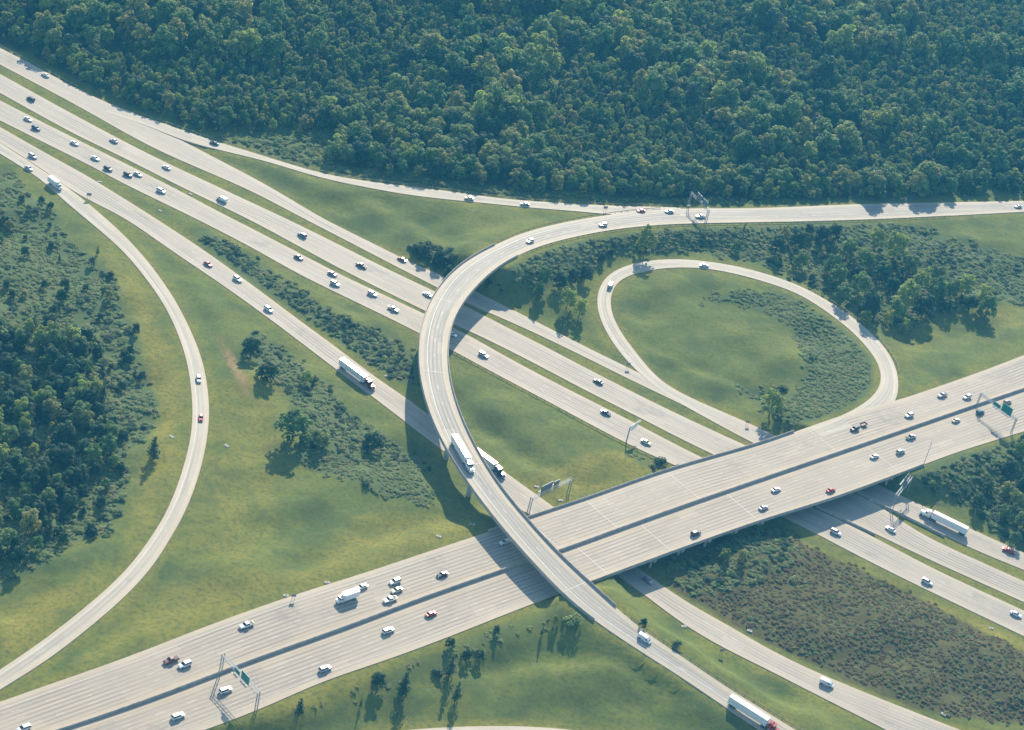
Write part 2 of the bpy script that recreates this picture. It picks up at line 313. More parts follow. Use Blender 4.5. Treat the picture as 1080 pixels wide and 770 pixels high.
for swp, dep, wid in (([(468, 408), (505, 440), (560, 478), (600, 500)], 1.8, 6), ([(395, 205), (440, 235), (490, 262)], 1.5, 7), ([(500, 712), (545, 703), (600, 703), (650, 708), (710, 738)], 1.6, 4.5), ([(310, 602), (370, 580), (430, 556), (475, 552)], 1.6, 7),
                    ([(672, 352), (712, 374), (760, 396), (800, 412)], 1.1, 3.5), ([(125, 235), (170, 275), (205, 320), (232, 370)], 1.2, 4), ([(215, 560), (195, 600), (150, 640), (90, 690)], 1.3, 6), ([(905, 350), (980, 360), (1075, 345)], 1.3, 9),
                    ([(700, 665), (760, 700), (840, 740)], 1.2, 5), ([(350, 748), (430, 726), (520, 700), (590, 680)], 1.3, 6), ([(275, 250), (330, 285), (420, 335)], 1., 4), ([(560, 395), (620, 430), (680, 462)], 1.0, 4), ([(960, 250), (1020, 268), (1090, 275)], 1.5, 6)):
    wp = np.array([bp(x, y, 2.)[:2] for x, y in catmull(swp, 8.)]); dd = np.full(len(P2), 1e9)
    for a_, b__ in zip(wp, wp[1:]):
        e_ = b__-a_; t_ = np.clip(((P2-a_)@e_)/(e_@e_), 0, 1); dd = np.minimum(dd, np.linalg.norm(P2-a_-t_[:, None]*e_, axis=1))
    ZZ -= dep*np.exp(-(dd/wid)**2)*np.clip((DR-1)/4, 0, 1)
ZZ = np.where(np.isnan(zin), ZZ, zin-.22)
ZG = ZZ.reshape(XX.shape); DG = DR.reshape(XX.shape)
def gsample(G, X, Y):
    fx = np.clip((np.asarray(X)-GX[0])/3, 0, len(GX)-1.001); fy = np.clip((np.asarray(Y)-GY[0])/3, 0, len(GY)-1.001)
    ix = fx.astype(int); iy = fy.astype(int); tx = fx-ix; ty = fy-iy
    return (G[iy, ix]*(1-tx)+G[iy, ix+1]*tx)*(1-ty)+(G[iy+1, ix]*(1-tx)+G[iy+1, ix+1]*tx)*ty
def gz(X, Y): return gsample(ZG, X, Y)
def on_ground(x, y, up=0.):
    z = 0.
    for _ in range(12):
        q = bp(x, y, z+up); z = float(gz(q[0], q[1]))
    q = bp(x, y, z+up); return Vector((q[0], q[1], z))
ex = np.array([-4000, -2200, -1200, -700.]); ex2 = -ex[::-1]; eyl = np.array([-3800, -1500, -400, 150.]); eyh = np.array([1800, 2200, 3000, 4800.])
AX = np.r_[ex, GX, ex2]; AY = np.r_[eyl, GY, eyh]; TX, TY = np.meshgrid(AX, AY)
TZ = gsample(ZG, TX, TY); nx = len(AX)
TV = np.stack([TX.ravel(), TY.ravel(), TZ.ravel()], -1)
ii = (np.arange(len(AY)-1)[:, None]*nx+np.arange(nx-1)[None]).ravel(); TF = np.stack([ii, ii+1, ii+nx+1, ii+nx], -1)
def pip(P, poly):
    x, y = P[:, 0], P[:, 1]; ins = np.zeros(len(P), bool); n = len(poly)
    for i in range(n):
        x0, y0 = poly[i]; x1, y1 = poly[(i+1) % n]
        with np.errstate(divide='ignore', invalid='ignore'):
            c = ((y0 > y) != (y1 > y)) & (x < (x1-x0)*(y-y0)/(y1-y0)+x0)
        ins ^= c
    return ins
#@@REGIONS
POLY = dict(
 forest=[(-80, -90), (1180, -90), (1180, 203), (1080, 206), (990, 208), (960, 213), (860, 213), (800, 212), (740, 211), (640, 208), (560, 203), (520, 198), (430, 189), (390, 181), (347, 172), (352, 152), (350, 137), (280, 140), (239, 139), (208, 138), (182, 126), (145, 117), (117, 104), (86, 86), (52, 69), (26, 56), (0, 44), (-80, 0)],
 verge=[(250, 142), (285, 140), (352, 137), (354, 155), (348, 172), (392, 181), (430, 189), (520, 198), (640, 208), (860, 213), (860, 217), (640, 214), (520, 205), (430, 195), (338, 179), (262, 156), (222, 144)],
 leftwood=[(-80, 165), (8, 175), (30, 205), (62, 225), (66, 246), (100, 275), (126, 300), (128, 335), (142, 350), (150, 395), (166, 425), (160, 455), (128, 482), (136, 500), (128, 540), (118, 562), (100, 566), (80, 571), (55, 590), (0, 622), (-80, 660)],
 leftdark=[(-80, 350), (0, 345), (40, 345), (90, 360), (110, 385), (112, 430), (118, 470), (96, 520), (60, 560), (30, 590), (0, 610), (-80, 650)],
 leftscrubtop=[(-80, 160), (8, 178), (30, 205), (62, 225), (66, 250), (110, 290), (110, 340), (60, 350), (-80, 340)],
 hedge=[(205, 244), (235, 250), (262, 268), (300, 298), (352, 330), (400, 350), (438, 372), (441, 408), (425, 404), (392, 384), (352, 356), (306, 325), (262, 296), (225, 268)],
 ditch=[(262, 344), (290, 362), (318, 383), (340, 402), (360, 426), (386, 445), (404, 462), (430, 478), (452, 488), (450, 500), (420, 500), (370, 488), (335, 476), (316, 470), (322, 440), (305, 415), (285, 392), (255, 372)],
 ditch2=[(316, 470), (370, 484), (420, 496), (452, 502), (460, 524), (446, 542), (430, 528), (395, 520), (370, 508), (340, 500), (312, 488)],
 flyscrub=[(478, 330), (500, 306), (520, 293), (545, 277), (580, 263), (625, 251), (680, 244), (735, 240), (800, 238), (850, 236), (960, 236), (1000, 250), (1080, 272), (1180, 270), (1180, 335), (1080, 322), (1040, 315), (1000, 325), (965, 345), (925, 345), (900, 326), (860, 302), (820, 286), (780, 272), (735, 266), (690, 266), (660, 268), (630, 280), (622, 290), (580, 303), (545, 302), (512, 306), (498, 322)],
 clump=[(812, 240), (850, 230), (885, 240), (925, 240), (950, 250), (960, 275), (985, 285), (1010, 285), (1050, 300), (1048, 325), (1010, 320), (985, 330), (950, 342), (915, 338), (880, 312), (845, 292), (815, 268)],
 loopring=[(740, 313), (790, 306), (832, 313), (870, 333), (895, 350), (918, 378), (924, 400), (915, 418), (880, 438), (850, 448), (826, 452), (818, 446), (826, 425), (845, 405), (850, 388), (845, 362), (830, 340), (800, 327), (770, 318), (742, 318)],
 loopbush=[(775, 405), (800, 412), (820, 405), (830, 425), (820, 440), (800, 428), (780, 415)],
 scrubR=[(905, 515), (950, 503), (1010, 480), (1180, 440), (1180, 620), (1080, 588), (1050, 560), (1020, 535), (985, 518), (955, 522), (930, 522)],
 brown=[(700, 590), (760, 572), (830, 552), (850, 575), (905, 600), (975, 633), (1040, 668), (1080, 688), (1180, 725), (1180, 800), (1080, 765), (1020, 758), (960, 745), (900, 722), (840, 692), (790, 672), (740, 640), (705, 620)],
 brownG=[(700, 590), (760, 572), (830, 552), (840, 575), (830, 600), (780, 620), (730, 632), (705, 618)],
 undrfly=[(440, 255), (462, 258), (480, 270), (470, 288), (455, 286), (432, 262)],
 botscrub=[(322, 745), (360, 728), (410, 705), (450, 686), (500, 664), (545, 650), (600, 640), (612, 652), (580, 672), (520, 680), (500, 700), (470, 712), (430, 722), (380, 740), (335, 752)],
 smallfield=[(665, 474), (690, 484), (715, 492), (690, 498), (662, 486)],
)
DARK = [('leftwood', 1.), ('leftdark', 1.), ('hedge', 1), ('ditch', 1), ('ditch2', .8), ('flyscrub', .9), ('clump', 1), ('loopring', .9), ('loopbush', .8), ('scrubR', 1), ('undrfly', 1), ('forest', 1.), ('verge', .6), ('botscrub', .5), ('smallfield', .6), ('brownG', .8)]
YEL = [([(0, 180), (60, 210), (110, 270), (140, 330), (158, 400), (168, 440), (150, 490), (130, 580), (60, 620), (0, 640), (0, 705), (80, 640), (150, 560), (190, 480), (196, 400), (150, 300), (70, 220)], .9),
       ([(215, 700), (300, 640), (430, 590), (540, 565), (480, 540), (380, 540), (330, 600), (240, 600), (170, 620), (60, 710), (0, 735), (40, 725), (150, 685)], .7),
       ([(225, 400), (280, 390), (300, 430), (290, 560), (240, 600), (185, 580), (222, 500)], .55),
       ([(560, 500), (640, 470), (720, 494), (560, 545), (500, 540)], .8), ([(815, 560), (905, 595), (1080, 672), (1180, 720), (1180, 735), (1080, 690), (900, 612), (830, 580)], .9),
       ([(215, 770), (340, 722), (430, 692), (440, 700), (330, 755), (300, 780), (215, 790)], .9), ([(690, 400), (820, 450), (790, 455), (700, 418)], .8),
       ([(940, 420), (930, 345), (1000, 335), (960, 400)], .4), ([(1020, 320), (1080, 325), (1180, 335), (1180, 350), (1020, 345)], .5), ([(470, 330), (560, 372), (600, 400), (470, 380)], .3),
       ([(0, 640), (40, 640), (70, 655), (20, 690), (0, 700)], .9), ([(150, 210), (260, 280), (360, 350), (430, 400), (430, 412), (330, 340), (200, 260)], .4)]
DIRT = [([(222, 350), (236, 352), (262, 400), (268, 425), (262, 424), (240, 385)], 1.), ([(455, 745), (515, 742), (516, 749), (455, 751)], 1.), ([(752, 447), (775, 458), (800, 470), (790, 474), (770, 462)], .9), ([(944, 423), (990, 410), (990, 406), (950, 418)], .6),
        ([(130, 482), (150, 540), (120, 572), (100, 590), (112, 566), (135, 535)], .5), ([(485, 470), (506, 500), (520, 520), (500, 508), (478, 478)], .8), ([(500, 535), (540, 570), (520, 575), (495, 545)], .7)]
BRN = [('brown', 1.)]
tp = pj(np.stack([P2[:, 0], P2[:, 1], ZZ], -1))
def softmask(lst):
    m_ = np.zeros(len(P2))
    for p, v in lst: m_ = np.maximum(m_, pip(tp, POLY[p] if isinstance(p, str) else p)*v)
    g = m_.reshape(XX.shape)
    for _ in range(2):
        g = (np.pad(g, 1, mode='edge'))
        g = (g[1:-1, 1:-1]*2+g[:-2, 1:-1]+g[2:, 1:-1]+g[1:-1, :-2]+g[1:-1, 2:])/6
    return g
MK = np.stack([gsample(g, TX, TY).ravel() for g in (np.maximum(softmask(YEL), .62*np.exp(-np.clip(DG-.5, 0, 99)/2.2)), softmask(DARK), softmask(DIRT), softmask(BRN))], -1).astype(np.float32)
m, nt, b = newmat('grass_ground'); h = N(nt); geo = h.n('ShaderNodeNewGeometry'); pos = geo.outputs['Position']
at = h.n('ShaderNodeAttribute'); at.attribute_name = 'mask'; sc_ = h.n('ShaderNodeSeparateColor'); h.l(at.outputs['Color'], sc_.inputs[0])
yel, drk, drt, brn = sc_.outputs[0], sc_.outputs[1], sc_.outputs[2], at.outputs['Alpha']
nA = h.noise(pos, .018, 5, .6); nB = h.noise(pos, .09, 5, .65); nC = h.noise(pos, .6, 4, .6); nD = h.noise(pos, 2.4, 3, .7)
mp = h.n('ShaderNodeMapping'); mp.inputs['Rotation'].default_value = (0, 0, R(24)); mp.inputs['Scale'].default_value = (.03, .35, .1); h.l(pos, mp.inputs[0]); nS = h.noise(mp.outputs[0], 1., 4)   # mowing swathes
nE = h.noise(pos, .04, 4, .6); nF = h.noise(pos, .22, 4, .65)
c = h.mix(h.rng(nA, .38, .62), (.086, .128, .028), (.138, .160, .034))
c = h.mix(h.rng(nB, .40, .66, 0, .8), c, (.160, .182, .036))
c = h.mix(h.rng(nE, .50, .62, 0, .85), c, (.054, .092, .028))
c = h.mix(h.rng(nS, .42, .66, 0, .5), c, (.100, .118, .034))
c = h.mix(h.rng(nF, .55, .75, 0, .5), c, (.175, .160, .050))
c = h.mix(h.rng(h.m('ADD', yel, h.m('MULTIPLY', h.m('SUBTRACT', nB, .5), 1.4)), .2, 1.0, 0, .9), c, h.mix(h.rng(nF, .3, .7), (.195, .185, .028), (.25, .215, .044)))
c = h.mix(h.rng(h.m('ADD', drk, h.m('MULTIPLY', h.m('SUBTRACT', nB, .5), .8)), .35, .65), c, h.mix(h.rng(nC, .35, .65), (.06, .10, .04), (.125, .16, .06)))
c = h.mix(h.rng(h.m('ADD', brn, h.m('MULTIPLY', h.m('SUBTRACT', nB, .5), .8)), .4, .7, 0, .9), c, h.mix(h.rng(h.m('ADD', h.m('MULTIPLY', nF, .6), h.m('MULTIPLY', nB, .4)), .36, .64), (.052, .040, .023), (.115, .100, .040)))
c = h.mix(h.rng(h.m('ADD', drt, h.m('MULTIPLY', h.m('SUBTRACT', nC, .5), 1.3)), .45, .75), c, (.38, .22, .12))
c = h.mix(h.rng(nC, .45, .68, 0, .7), c, (.060, .085, .026)); c = h.mix(h.rng(nD, .45, .75, 0, .4), c, (.21, .20, .08))
h.l(c, b.inputs['Base Color']); b.inputs['Roughness'].default_value = .95; b.inputs['Specular IOR Level'].default_value = .1
bu = h.n('ShaderNodeBump'); bu.inputs['Strength'].default_value = .4; bu.inputs['Distance'].default_value = .35; h.l(h.m('ADD', nC, h.m('MULTIPLY', nD, .5)), bu.inputs['Height']); h.l(bu.outputs[0], b.inputs['Normal'])
ground = npmesh('ground', TV, TF, m, smooth=True); tag(ground, kind='structure')
ca = ground.data.color_attributes.new('mask', 'FLOAT_COLOR', 'POINT'); ca.data.foreach_set('color', MK.ravel())

# ------------------------------------------------------------------ painted lines and joints
def strip(W, off, width, up, mb, dash=None):
    """ribbon following a world polyline W moved sideways by off metres"""
    t = np.gradient(W[:, :2], axis=0); t /= np.linalg.norm(t, axis=1)[:, None]; n = np.stack([t[:, 1], -t[:, 0]], -1)
    a = W.copy(); a[:, :2] += n*(off-width/2); b_ = W.copy(); b_[:, :2] += n*(off+width/2); a[:, 2] += up; b_[:, 2] += up
    if dash is None:
        k = len(mb.v); mb.v += [tuple(p) for q in zip(a, b_) for p in q]
        mb.f += [(k+2*i, k+2*i+1, k+2*i+3, k+2*i+2) for i in range(len(W)-1)]
    else:
        s = np.r_[0, np.cumsum(np.linalg.norm(np.diff(W[:, :2], axis=0), axis=1))]; on, per = dash; x = 0
        while x+on < s[-1]:
            q = [[np.interp(x+e, s, A[:, k]) for k in range(3)] for e in (0, on) for A in (a, b_)]
            k = len(mb.v); mb.v += [tuple(p) for p in q]; mb.f.append((k, k+1, k+3, k+2)); x += per
def inward(rd, side):
    A, B = (rd['L'], rd['R']) if side == 'L' else (rd['R'], rd['L'])
    o = off_edge(A, 1); return 1 if np.dot((B-A)[len(A)//2, :2], (o-A)[len(A)//2, :2]) > 0 else -1
def lines(name, specs, lab):
    rd = ROADS[name]
    for key, mat in (('w', 'paintwhite'), ('y', 'paintyellow')):
        mb = MB()
        for side, off, kind, dash, rg in specs:
            if kind != key: continue
            W = rd[side]; n = len(W); W = W[int(rg[0]*n):max(int(rg[1]*n), 3)]
            strip(W, off*inward(rd, side), (.26 if name == 'FLY' else .13) if dash is None else (.18 if name == 'FLY' else .12), rd['dz']+.03, mb, dash)
        if mb.v:
            o = mb.build('road_marking', M[mat]); tag(o, kind='structure')
D = (3., 12.); A1 = (0, 1)
lines('S1', [('L', 2.6, 'w', None, (0, 1)), ('R', 1.6, 'y', None, A1), ('R', 5.3, 'w', D, A1)], '')
lines('S2', [('L', 3.1, 'w', None, A1), ('R', 2.4, 'y', None, A1), ('R', 6.1, 'w', D, A1), ('R', 9.8, 'w', D, A1)], '')
lines('S3', [('R', 3.1, 'w', None, A1), ('L', 2.4, 'y', None, A1), ('L', 6.1, 'w', D, A1), ('L', 9.8, 'w', D, A1)], '')
lines('S4', [('R', 2.8, 'w', None, (.2, 1)), ('L', 1.6, 'y', None, A1), ('L', 5.3, 'w', D, A1)], '')
lines('CU', [('L', 3.2, 'w', None, (0, .62)), ('R', 3.0, 'y', None, A1)]+[('R', 3.0+3.66*k, 'w', D, A1) for k in (1, 2, 3)], '')
lines('CL', [('R', 3.2, 'w', None, A1), ('L', 3.0, 'y', None, A1)]+[('L', 3.0+3.66*k, 'w', D, A1) for k in (1, 2, 3)], '')
lines('FLY', [('L', 3.6, 'w', None, (.3, 1)), ('R', 2.2, 'y', None, A1), ('R', 5.9, 'w', D, A1)], '')
lines('LOOP', [('R', 1.6, 'w', None, (.04, .86)), ('L', 1.4, 'y', None, (.12, .86))], '')
lines('RL', [('L', 1.7, 'w', None, (.15, 1)), ('R', 1.2, 'y', None, (.15, 1))], '')
lines('R1', [('L', 1.4, 'w', None, A1), ('R', 1.2, 'y', None, (.12, .8))], '')
# transverse bridge joints
def joint(nm, px, wid=.3):
    rd = ROADS[nm]; p = pj(rd['C']); i = int(np.argmin(((p-px)**2).sum(1))); a, b_ = rd['L'][i], rd['R'][i]
    d = (b_-a)/np.linalg.norm(b_-a); a, b_ = a+d*.9, b_-d*.9; t = rd['C'][i+1]-rd['C'][i]; t = t/np.linalg.norm(t)*wid/2; u_ = np.array([0, 0, rd['dz']+.045])
    MB().add([a-t+u_, b_-t+u_, b_+t+u_, a+t+u_], [(0, 1, 2, 3)]).build('bridge_joint', M['seam']); tag(COL.objects[-1], kind='structure')
for nm, px in (('CU', (575, 566)), ('CU', (640, 548)), ('CU', (722, 516)), ('CU', (870, 466)), ('CL', (625, 600)), ('CL', (690, 562)), ('CL', (780, 530)), ('CL', (930, 488)), ('FLY', (478, 320)), ('FLY', (457, 392)), ('FLY', (500, 490)), ('FLY', (600, 622)), ('FLY', (515, 279))): joint(nm, px)

# ------------------------------------------------------------------ bridges
def dlow(p, names):
    return min(float(np.min(np.linalg.norm((ROADS[n_]['C'][:, :2]-p[:2]), axis=1)-ROADS[n_]['w'][np.argmin(np.linalg.norm((ROADS[n_]['C'][:, :2]-p[:2]), axis=1))]/2)) for n_ in names)
def wallstrip(W, off, th, z0, z1, dz=0.):
    o1 = off_edge(W, off-th/2); o2 = off_edge(W, off+th/2); rs = []
    for a, b_ in zip(o1, o2): rs.append([(a[0], a[1], a[2]+z0), (b_[0], b_[1], b_[2]+z0), (b_[0]*.75+a[0]*.25, b_[1]*.75+a[1]*.25, b_[2]+z1), (a[0]*.75+b_[0]*.25, a[1]*.75+b_[1]*.25, a[2]+z1)])
    return MB().rings(rs)
def bridge(nm, label, name, names_below, pstep, ncol, par=(1, 1), gd=1.7, ext=4):
    rd = ROADS[nm]; lo, hi = max(rd['lo']-ext, 0), rd['hi']+ext; L, Rr, C = rd['L'][lo:hi], rd['R'][lo:hi], rd['C'][lo:hi]; w = rd['w'][lo:hi]
    c0 = C[len(C)//2]; root = empty(name, (c0[0], c0[1], float(gz(c0[0], c0[1])))); tag(root, label, 'bridge')
    inv = Matrix.Translation(root.location).inverted()
    def part(mb, n_, mat):
        mb.v = [tuple(inv@Vector(p)) for p in mb.v]; return mb.build(n_, mat, root)
    Dv = (Rr-L); Dv[:, 2] = 0; Dv /= np.linalg.norm(Dv, axis=1)[:, None]
    rs = [[tuple(a-d*.55+[0, 0, -.07]), tuple(b_+d*.55+[0, 0, -.07]), tuple(b_+d*.55+[0, 0, -.42]), tuple(a-d*.55+[0, 0, -.42])] for a, b_, d in zip(L, Rr, Dv)]
    part(MB().rings(rs), 'deck', M['concrete'])
    ng = 4 if nm == 'FLY' else 7
    for k in range(ng):
        t = (k+.5)/ng; rs = []
        for a, b_, d in zip(L, Rr, Dv):
            p = a*(1-t)+b_*t; rs.append([tuple(p-d*.3+[0, 0, -.42]), tuple(p+d*.3+[0, 0, -.42]), tuple(p+d*.3+[0, 0, -.42-gd]), tuple(p-d*.3+[0, 0, -.42-gd])])
        part(MB().rings(rs), 'girder', M['girder'])
    for side, on in (('L', par[0]), ('R', par[1])):
        if on: part(wallstrip(rd[side][lo:hi], -.28*inward(rd, side), .42, -.3, 1.0, rd['dz']), 'parapet', M['barrier'])
    s = np.r_[0, np.cumsum(np.linalg.norm(np.diff(C[:, :2], axis=0), axis=1))]
    last = -1e9
    for i in range(4, len(C)-4):
        p = C[i]; half = w[i]/2
        spots = [L[i]*(1-t)+Rr[i]*t for t in (np.linspace(.14, .86, ncol) if ncol > 1 else [.5])]
        if s[i]-last < pstep or min(dlow(q, names_below) for q in spots) < 1.2: continue
        last = s[i]; ztop = p[2]-.42-gd
        tv = C[i+1]-C[i-1]; rz = math.atan2(tv[1], tv[0])
        cap = MB().box((p[0], p[1], ztop-.6), (1.5, w[i]*.92 if ncol > 1 else 7.5, 1.2), rz); cp = part(cap, 'pier_cap', M['concrete'])
        for q in spots:
            g = float(gz(q[0], q[1]))-1
            if ztop-1.2-g > .3: part(MB().tube((q[0], q[1], g), (q[0], q[1], ztop-1.19), .6 if ncol > 1 else 1.15, n=12), 'pier', M['concrete'])
    for i, sg in ((2, -1), (len(C)-3, 1)):          # abutments
        p = C[i]; tv = C[i+1]-C[i-1]; rz = math.atan2(tv[1], tv[0])
        part(MB().box((p[0], p[1], p[2]-3.1), (1.6, w[i]+.6, 5.3), rz), 'abutment', M['concrete'])
    return root
bridge('FLY', 'tall curved flyover ramp bridge sweeping over both freeways', 'flyover_bridge', ['S1', 'S2', 'S3', 'S4', 'CU', 'CL'], 26, 1, gd=1.9)
bridge('CU', 'wide concrete freeway overpass, upper carriageway beside the loop ramp', 'overpass_bridge', ['S1', 'S2', 'S3', 'S4'], 14, 5, par=(1, 0))
bridge('CL', 'wide concrete freeway overpass, lower carriageway above the brown slope', 'overpass_bridge', ['S1', 'S2', 'S3', 'S4'], 14, 5, par=(0, 1))
def free_wall(mb, name, mat, label, cat):
    v = np.array(mb.v); c0 = v.mean(0); c0[2] = v[:, 2].min(); mb.v = [tuple(p-c0) for p in v]
    o = mb.build(name, mat); o.location = c0; tag(o, label, cat); return o
free_wall(wallstrip(off_edge(cu['R'], GAP/2*_sg), 0, .7, -.3, 1.25), 'median_barrier', M['barrier'], 'long concrete median barrier dividing the two carriageways of the crossing freeway', 'barrier')
def between(W, p0, p1):
    q = pj(W); i = int(np.argmin(((q-p0)**2).sum(1))); j = int(np.argmin(((q-p1)**2).sum(1))); return W[min(i, j):max(i, j)+1]
free_wall(wallstrip(between(ROADS['S1']['R'], (915, 524), (995, 564)), -1.2*inward(ROADS['S1'], 'R'), .7, -.3, .9), 'median_barrier', M['barrier'], 'short concrete barrier in the grass median beside the white semi truck', 'barrier')
free_wall(wallstrip(between(ROADS['S2']['R'], (860, 534), (928, 565)), -1.2*inward(ROADS['S2'], 'R'), .7, -.3, .9), 'median_barrier', M['barrier'], 'short concrete barrier in the narrow grass median at the overpass shadow', 'barrier')
def guardrail(W, off, label, r0=0., r1=1.):
    n = len(W); W = off_edge(W[int(n*r0):int(n*r1)], off); c0 = W[len(W)//2].copy(); root = empty('guardrail', c0); tag(root, label, 'guardrail')
    W = W-c0; rs = [[(p[0], p[1], p[2]+.42), (p[0]+.05, p[1]+.05, p[2]+.42), (p[0]+.05, p[1]+.05, p[2]+.78), (p[0], p[1], p[2]+.78)] for p in W]
    o = MB().rings(rs).build('rail', M['rail'], root)
    mb = MB()
    for p in W: mb.box((p[0], p[1], p[2]+.2), (.18, .18, 1.1))
    o = mb.build('posts', M['wood'], root); tag(o, kind='stuff')
fl = ROADS['FLY']; nf = len(fl['C']); r1 = ROADS['R1']; s1 = ROADS['S1']
guardrail(fl['R'], -1.*inward(fl, 'R'), 'dark guardrail along the flyover ramp past the overpass', (fl['hi']+5)/nf, .995)
guardrail(fl['R'], -1.*inward(fl, 'R'), 'guardrail on the shrubby side of the curving road above the loop', .16, (fl['lo']-4)/nf)
guardrail(fl['L'], -1.*inward(fl, 'L'), 'guardrail on the grass side of the curve leading onto the flyover', .36, (fl['lo']-4)/nf)
guardrail(r1['L'], -1.3*inward(r1, 'L'), 'dark guardrail between the long forest edge ramp and the trees', .06, .99)
guardrail(s1['L'], -1.3*inward(s1, 'L'), 'guardrail beside the freeway under the trees at the top left', .0, .18)
guardrail(ROADS['S3']['R'], -1.2*inward(ROADS['S3'], 'R'), 'guardrail at the verge before the overpass near the cantilever sign', .50, .66)
guardrail(ROADS['LOOP']['R'], -1.2*inward(ROADS['LOOP'], 'R'), 'guardrail outside the loop ramp below the tree clump', .60, .80)
#@@OBJECTS
# ------------------------------------------------------------------ foliage
def leafmat(name, c1, c2, c3, var=.35):
    m, nt, b = newmat(name); h = N(nt); oi = h.n('ShaderNodeObjectInfo'); geo = h.n('ShaderNodeNewGeometry')
    at = h.n('ShaderNodeAttribute'); at.attribute_name = 'tint'; t = at.outputs['Fac']
    big = h.noise(geo.outputs['Position'], .014, 4, .65)
    rnd = oi.outputs['Random']
    c = h.mix(h.rng(h.m('ADD', h.m('MULTIPLY', rnd, .6), h.m('MULTIPLY', big, 1.5)), .65, 1.45), c1, c2)
    c = h.mix(h.m('MULTIPLY', h.rng(h.m('FRACT', h.m('MULTIPLY', rnd, 7.31)), .62, 1.), .9), c, c3)
    v = h.m('ADD', h.m('MULTIPLY', t, var), 1-var/2)
    c = h.mix(1., c, (1, 1, 1), 'MULTIPLY'); mm = nt.nodes.new('ShaderNodeVectorMath'); mm.operation = 'SCALE'; h.l(c, mm.inputs[0]); h.l(v, mm.inputs['Scale'])
    h.l(mm.outputs[0], b.inputs['Base Color']); b.inputs['Roughness'].default_value = .65; b.inputs['Specular IOR Level'].default_value = .25
    tr = h.n('ShaderNodeBsdfTranslucent'); h.l(mm.outputs[0], tr.inputs[0]); mx = h.n('ShaderNodeMixShader'); mx.inputs[0].default_value = .5
    h.l(b.outputs[0], mx.inputs[1]); h.l(tr.outputs[0], mx.inputs[2]); h.l(mx.outputs[0], nt.nodes['Material Output'].inputs[0]); return m
M['leaf'] = leafmat('broadleaf_foliage', (0.085, 0.19, 0.06), (0.25, 0.34, 0.085), (0.38, 0.34, 0.10))
M['leafpale'] = leafmat('pale_green_foliage', (0.30, 0.38, 0.08), (0.36, 0.42, 0.09), (0.36, 0.34, 0.11))
M['leafdark'] = leafmat('dark_evergreen_foliage', (0.033, 0.084, 0.042), (0.060, 0.132, 0.057), (0.083, 0.135, 0.068))
M['leafbush'] = leafmat('bush_foliage', (0.17, 0.26, 0.09), (0.26, 0.34, 0.115), (0.34, 0.32, 0.14))
M['leafbrown'] = leafmat('dry_scrub_foliage', (0.20, 0.15, 0.07), (0.25, 0.215, 0.085), (0.29, 0.22, 0.10))
M['weed'] = leafmat('rank_grass', (0.19, 0.27, 0.09), (0.26, 0.33, 0.11), (0.33, 0.32, 0.14))
ICO_V = []; ICO_F = []
def _ico():
    import bmesh
    bm = bmesh.new(); bmesh.ops.create_icosphere(bm, subdivisions=1, radius=1); V = np.array([v.co[:] for v in bm.verts]); F = np.array([[v.index for v in f.verts] for f in bm.faces]); bm.free(); return V, F
IV, IF = _ico()
def crown(lobes, per, leaf, seed, flat=.85, core=.5, up=.8):
    """lobes: list of (x,y,z,r). Small leaf faces over every lobe, plus a rough inner core."""
    r = np.random.default_rng(seed); V = []; F = []; T = []; k = 0
    for (x, y, z, rad) in lobes:
        c = np.array([x, y, z]); n = max(8, int(per*rad*rad)); tint = r.uniform(0, 1)
        d = r.normal(size=(n, 3)); d /= np.linalg.norm(d, axis=1)[:, None]; d[:, 2] = np.where(d[:, 2] < -.45, -d[:, 2], d[:, 2])
        p = c+d*rad*np.array([1, 1, flat])*r.uniform(.85, 1.08, (n, 1))
        nn = d+r.normal(size=(n, 3))*.5+np.array([0, .25, up]); nn /= np.linalg.norm(nn, axis=1)[:, None]
        a = np.cross(nn, r.normal(size=(n, 3))); a /= np.linalg.norm(a, axis=1)[:, None]; b_ = np.cross(nn, a)
        s = leaf*r.uniform(.6, 1.3, (n, 1))
        q = np.stack([p-a*s-b_*s*.5, p+a*s*.8-b_*s*.6, p+a*s+b_*s*.6, p-a*s*.7+b_*s*.7], 1).reshape(-1, 3)
        V.append(q); f = np.arange(n*4).reshape(-1, 4)+k; F.append(f); k += n*4; T.append(np.clip(tint+r.uniform(-.25, .25, n), 0, 1))
        cv = c+IV*rad*core*np.array([1, 1, flat])*r.uniform(.88, 1.08, (len(IV), 1)); V.append(cv); F.append(np.c_[IF, IF[:, 2]]+k); k += len(IV); T.append(np.full(len(IF), tint*.6))  # inner core added to block light within the lobe, in a darker tint
    return np.vstack(V), F, np.concatenate(T)
def crown_mesh(name, lobes, per, leaf, seed, mat, extra=None, **kw):
    V, F, T = crown(lobes, per, leaf, seed, **kw)
    faces = [tuple(q) if q[2] != q[3] else tuple(q[:3]) for f in F for q in f.tolist()]
    me = bpy.data.meshes.new(name); vv = V.tolist(); mi = [0]*len(faces)
    if extra:
        k = len(vv); vv += extra.v; faces += [tuple(i+k for i in f) for f in extra.f]; mi += [1]*len(extra.f); T = np.r_[T, np.full(len(extra.f), .5)]
    me.from_pydata(vv, [], faces); me.materials.append(mat)
    if extra: me.materials.append(M['bark'])
    me.polygons.foreach_set('material_index', mi)
    at = me.attributes.new('tint', 'FLOAT', 'FACE'); at.data.foreach_set('value', T.astype(np.float32)); me.update(); return me
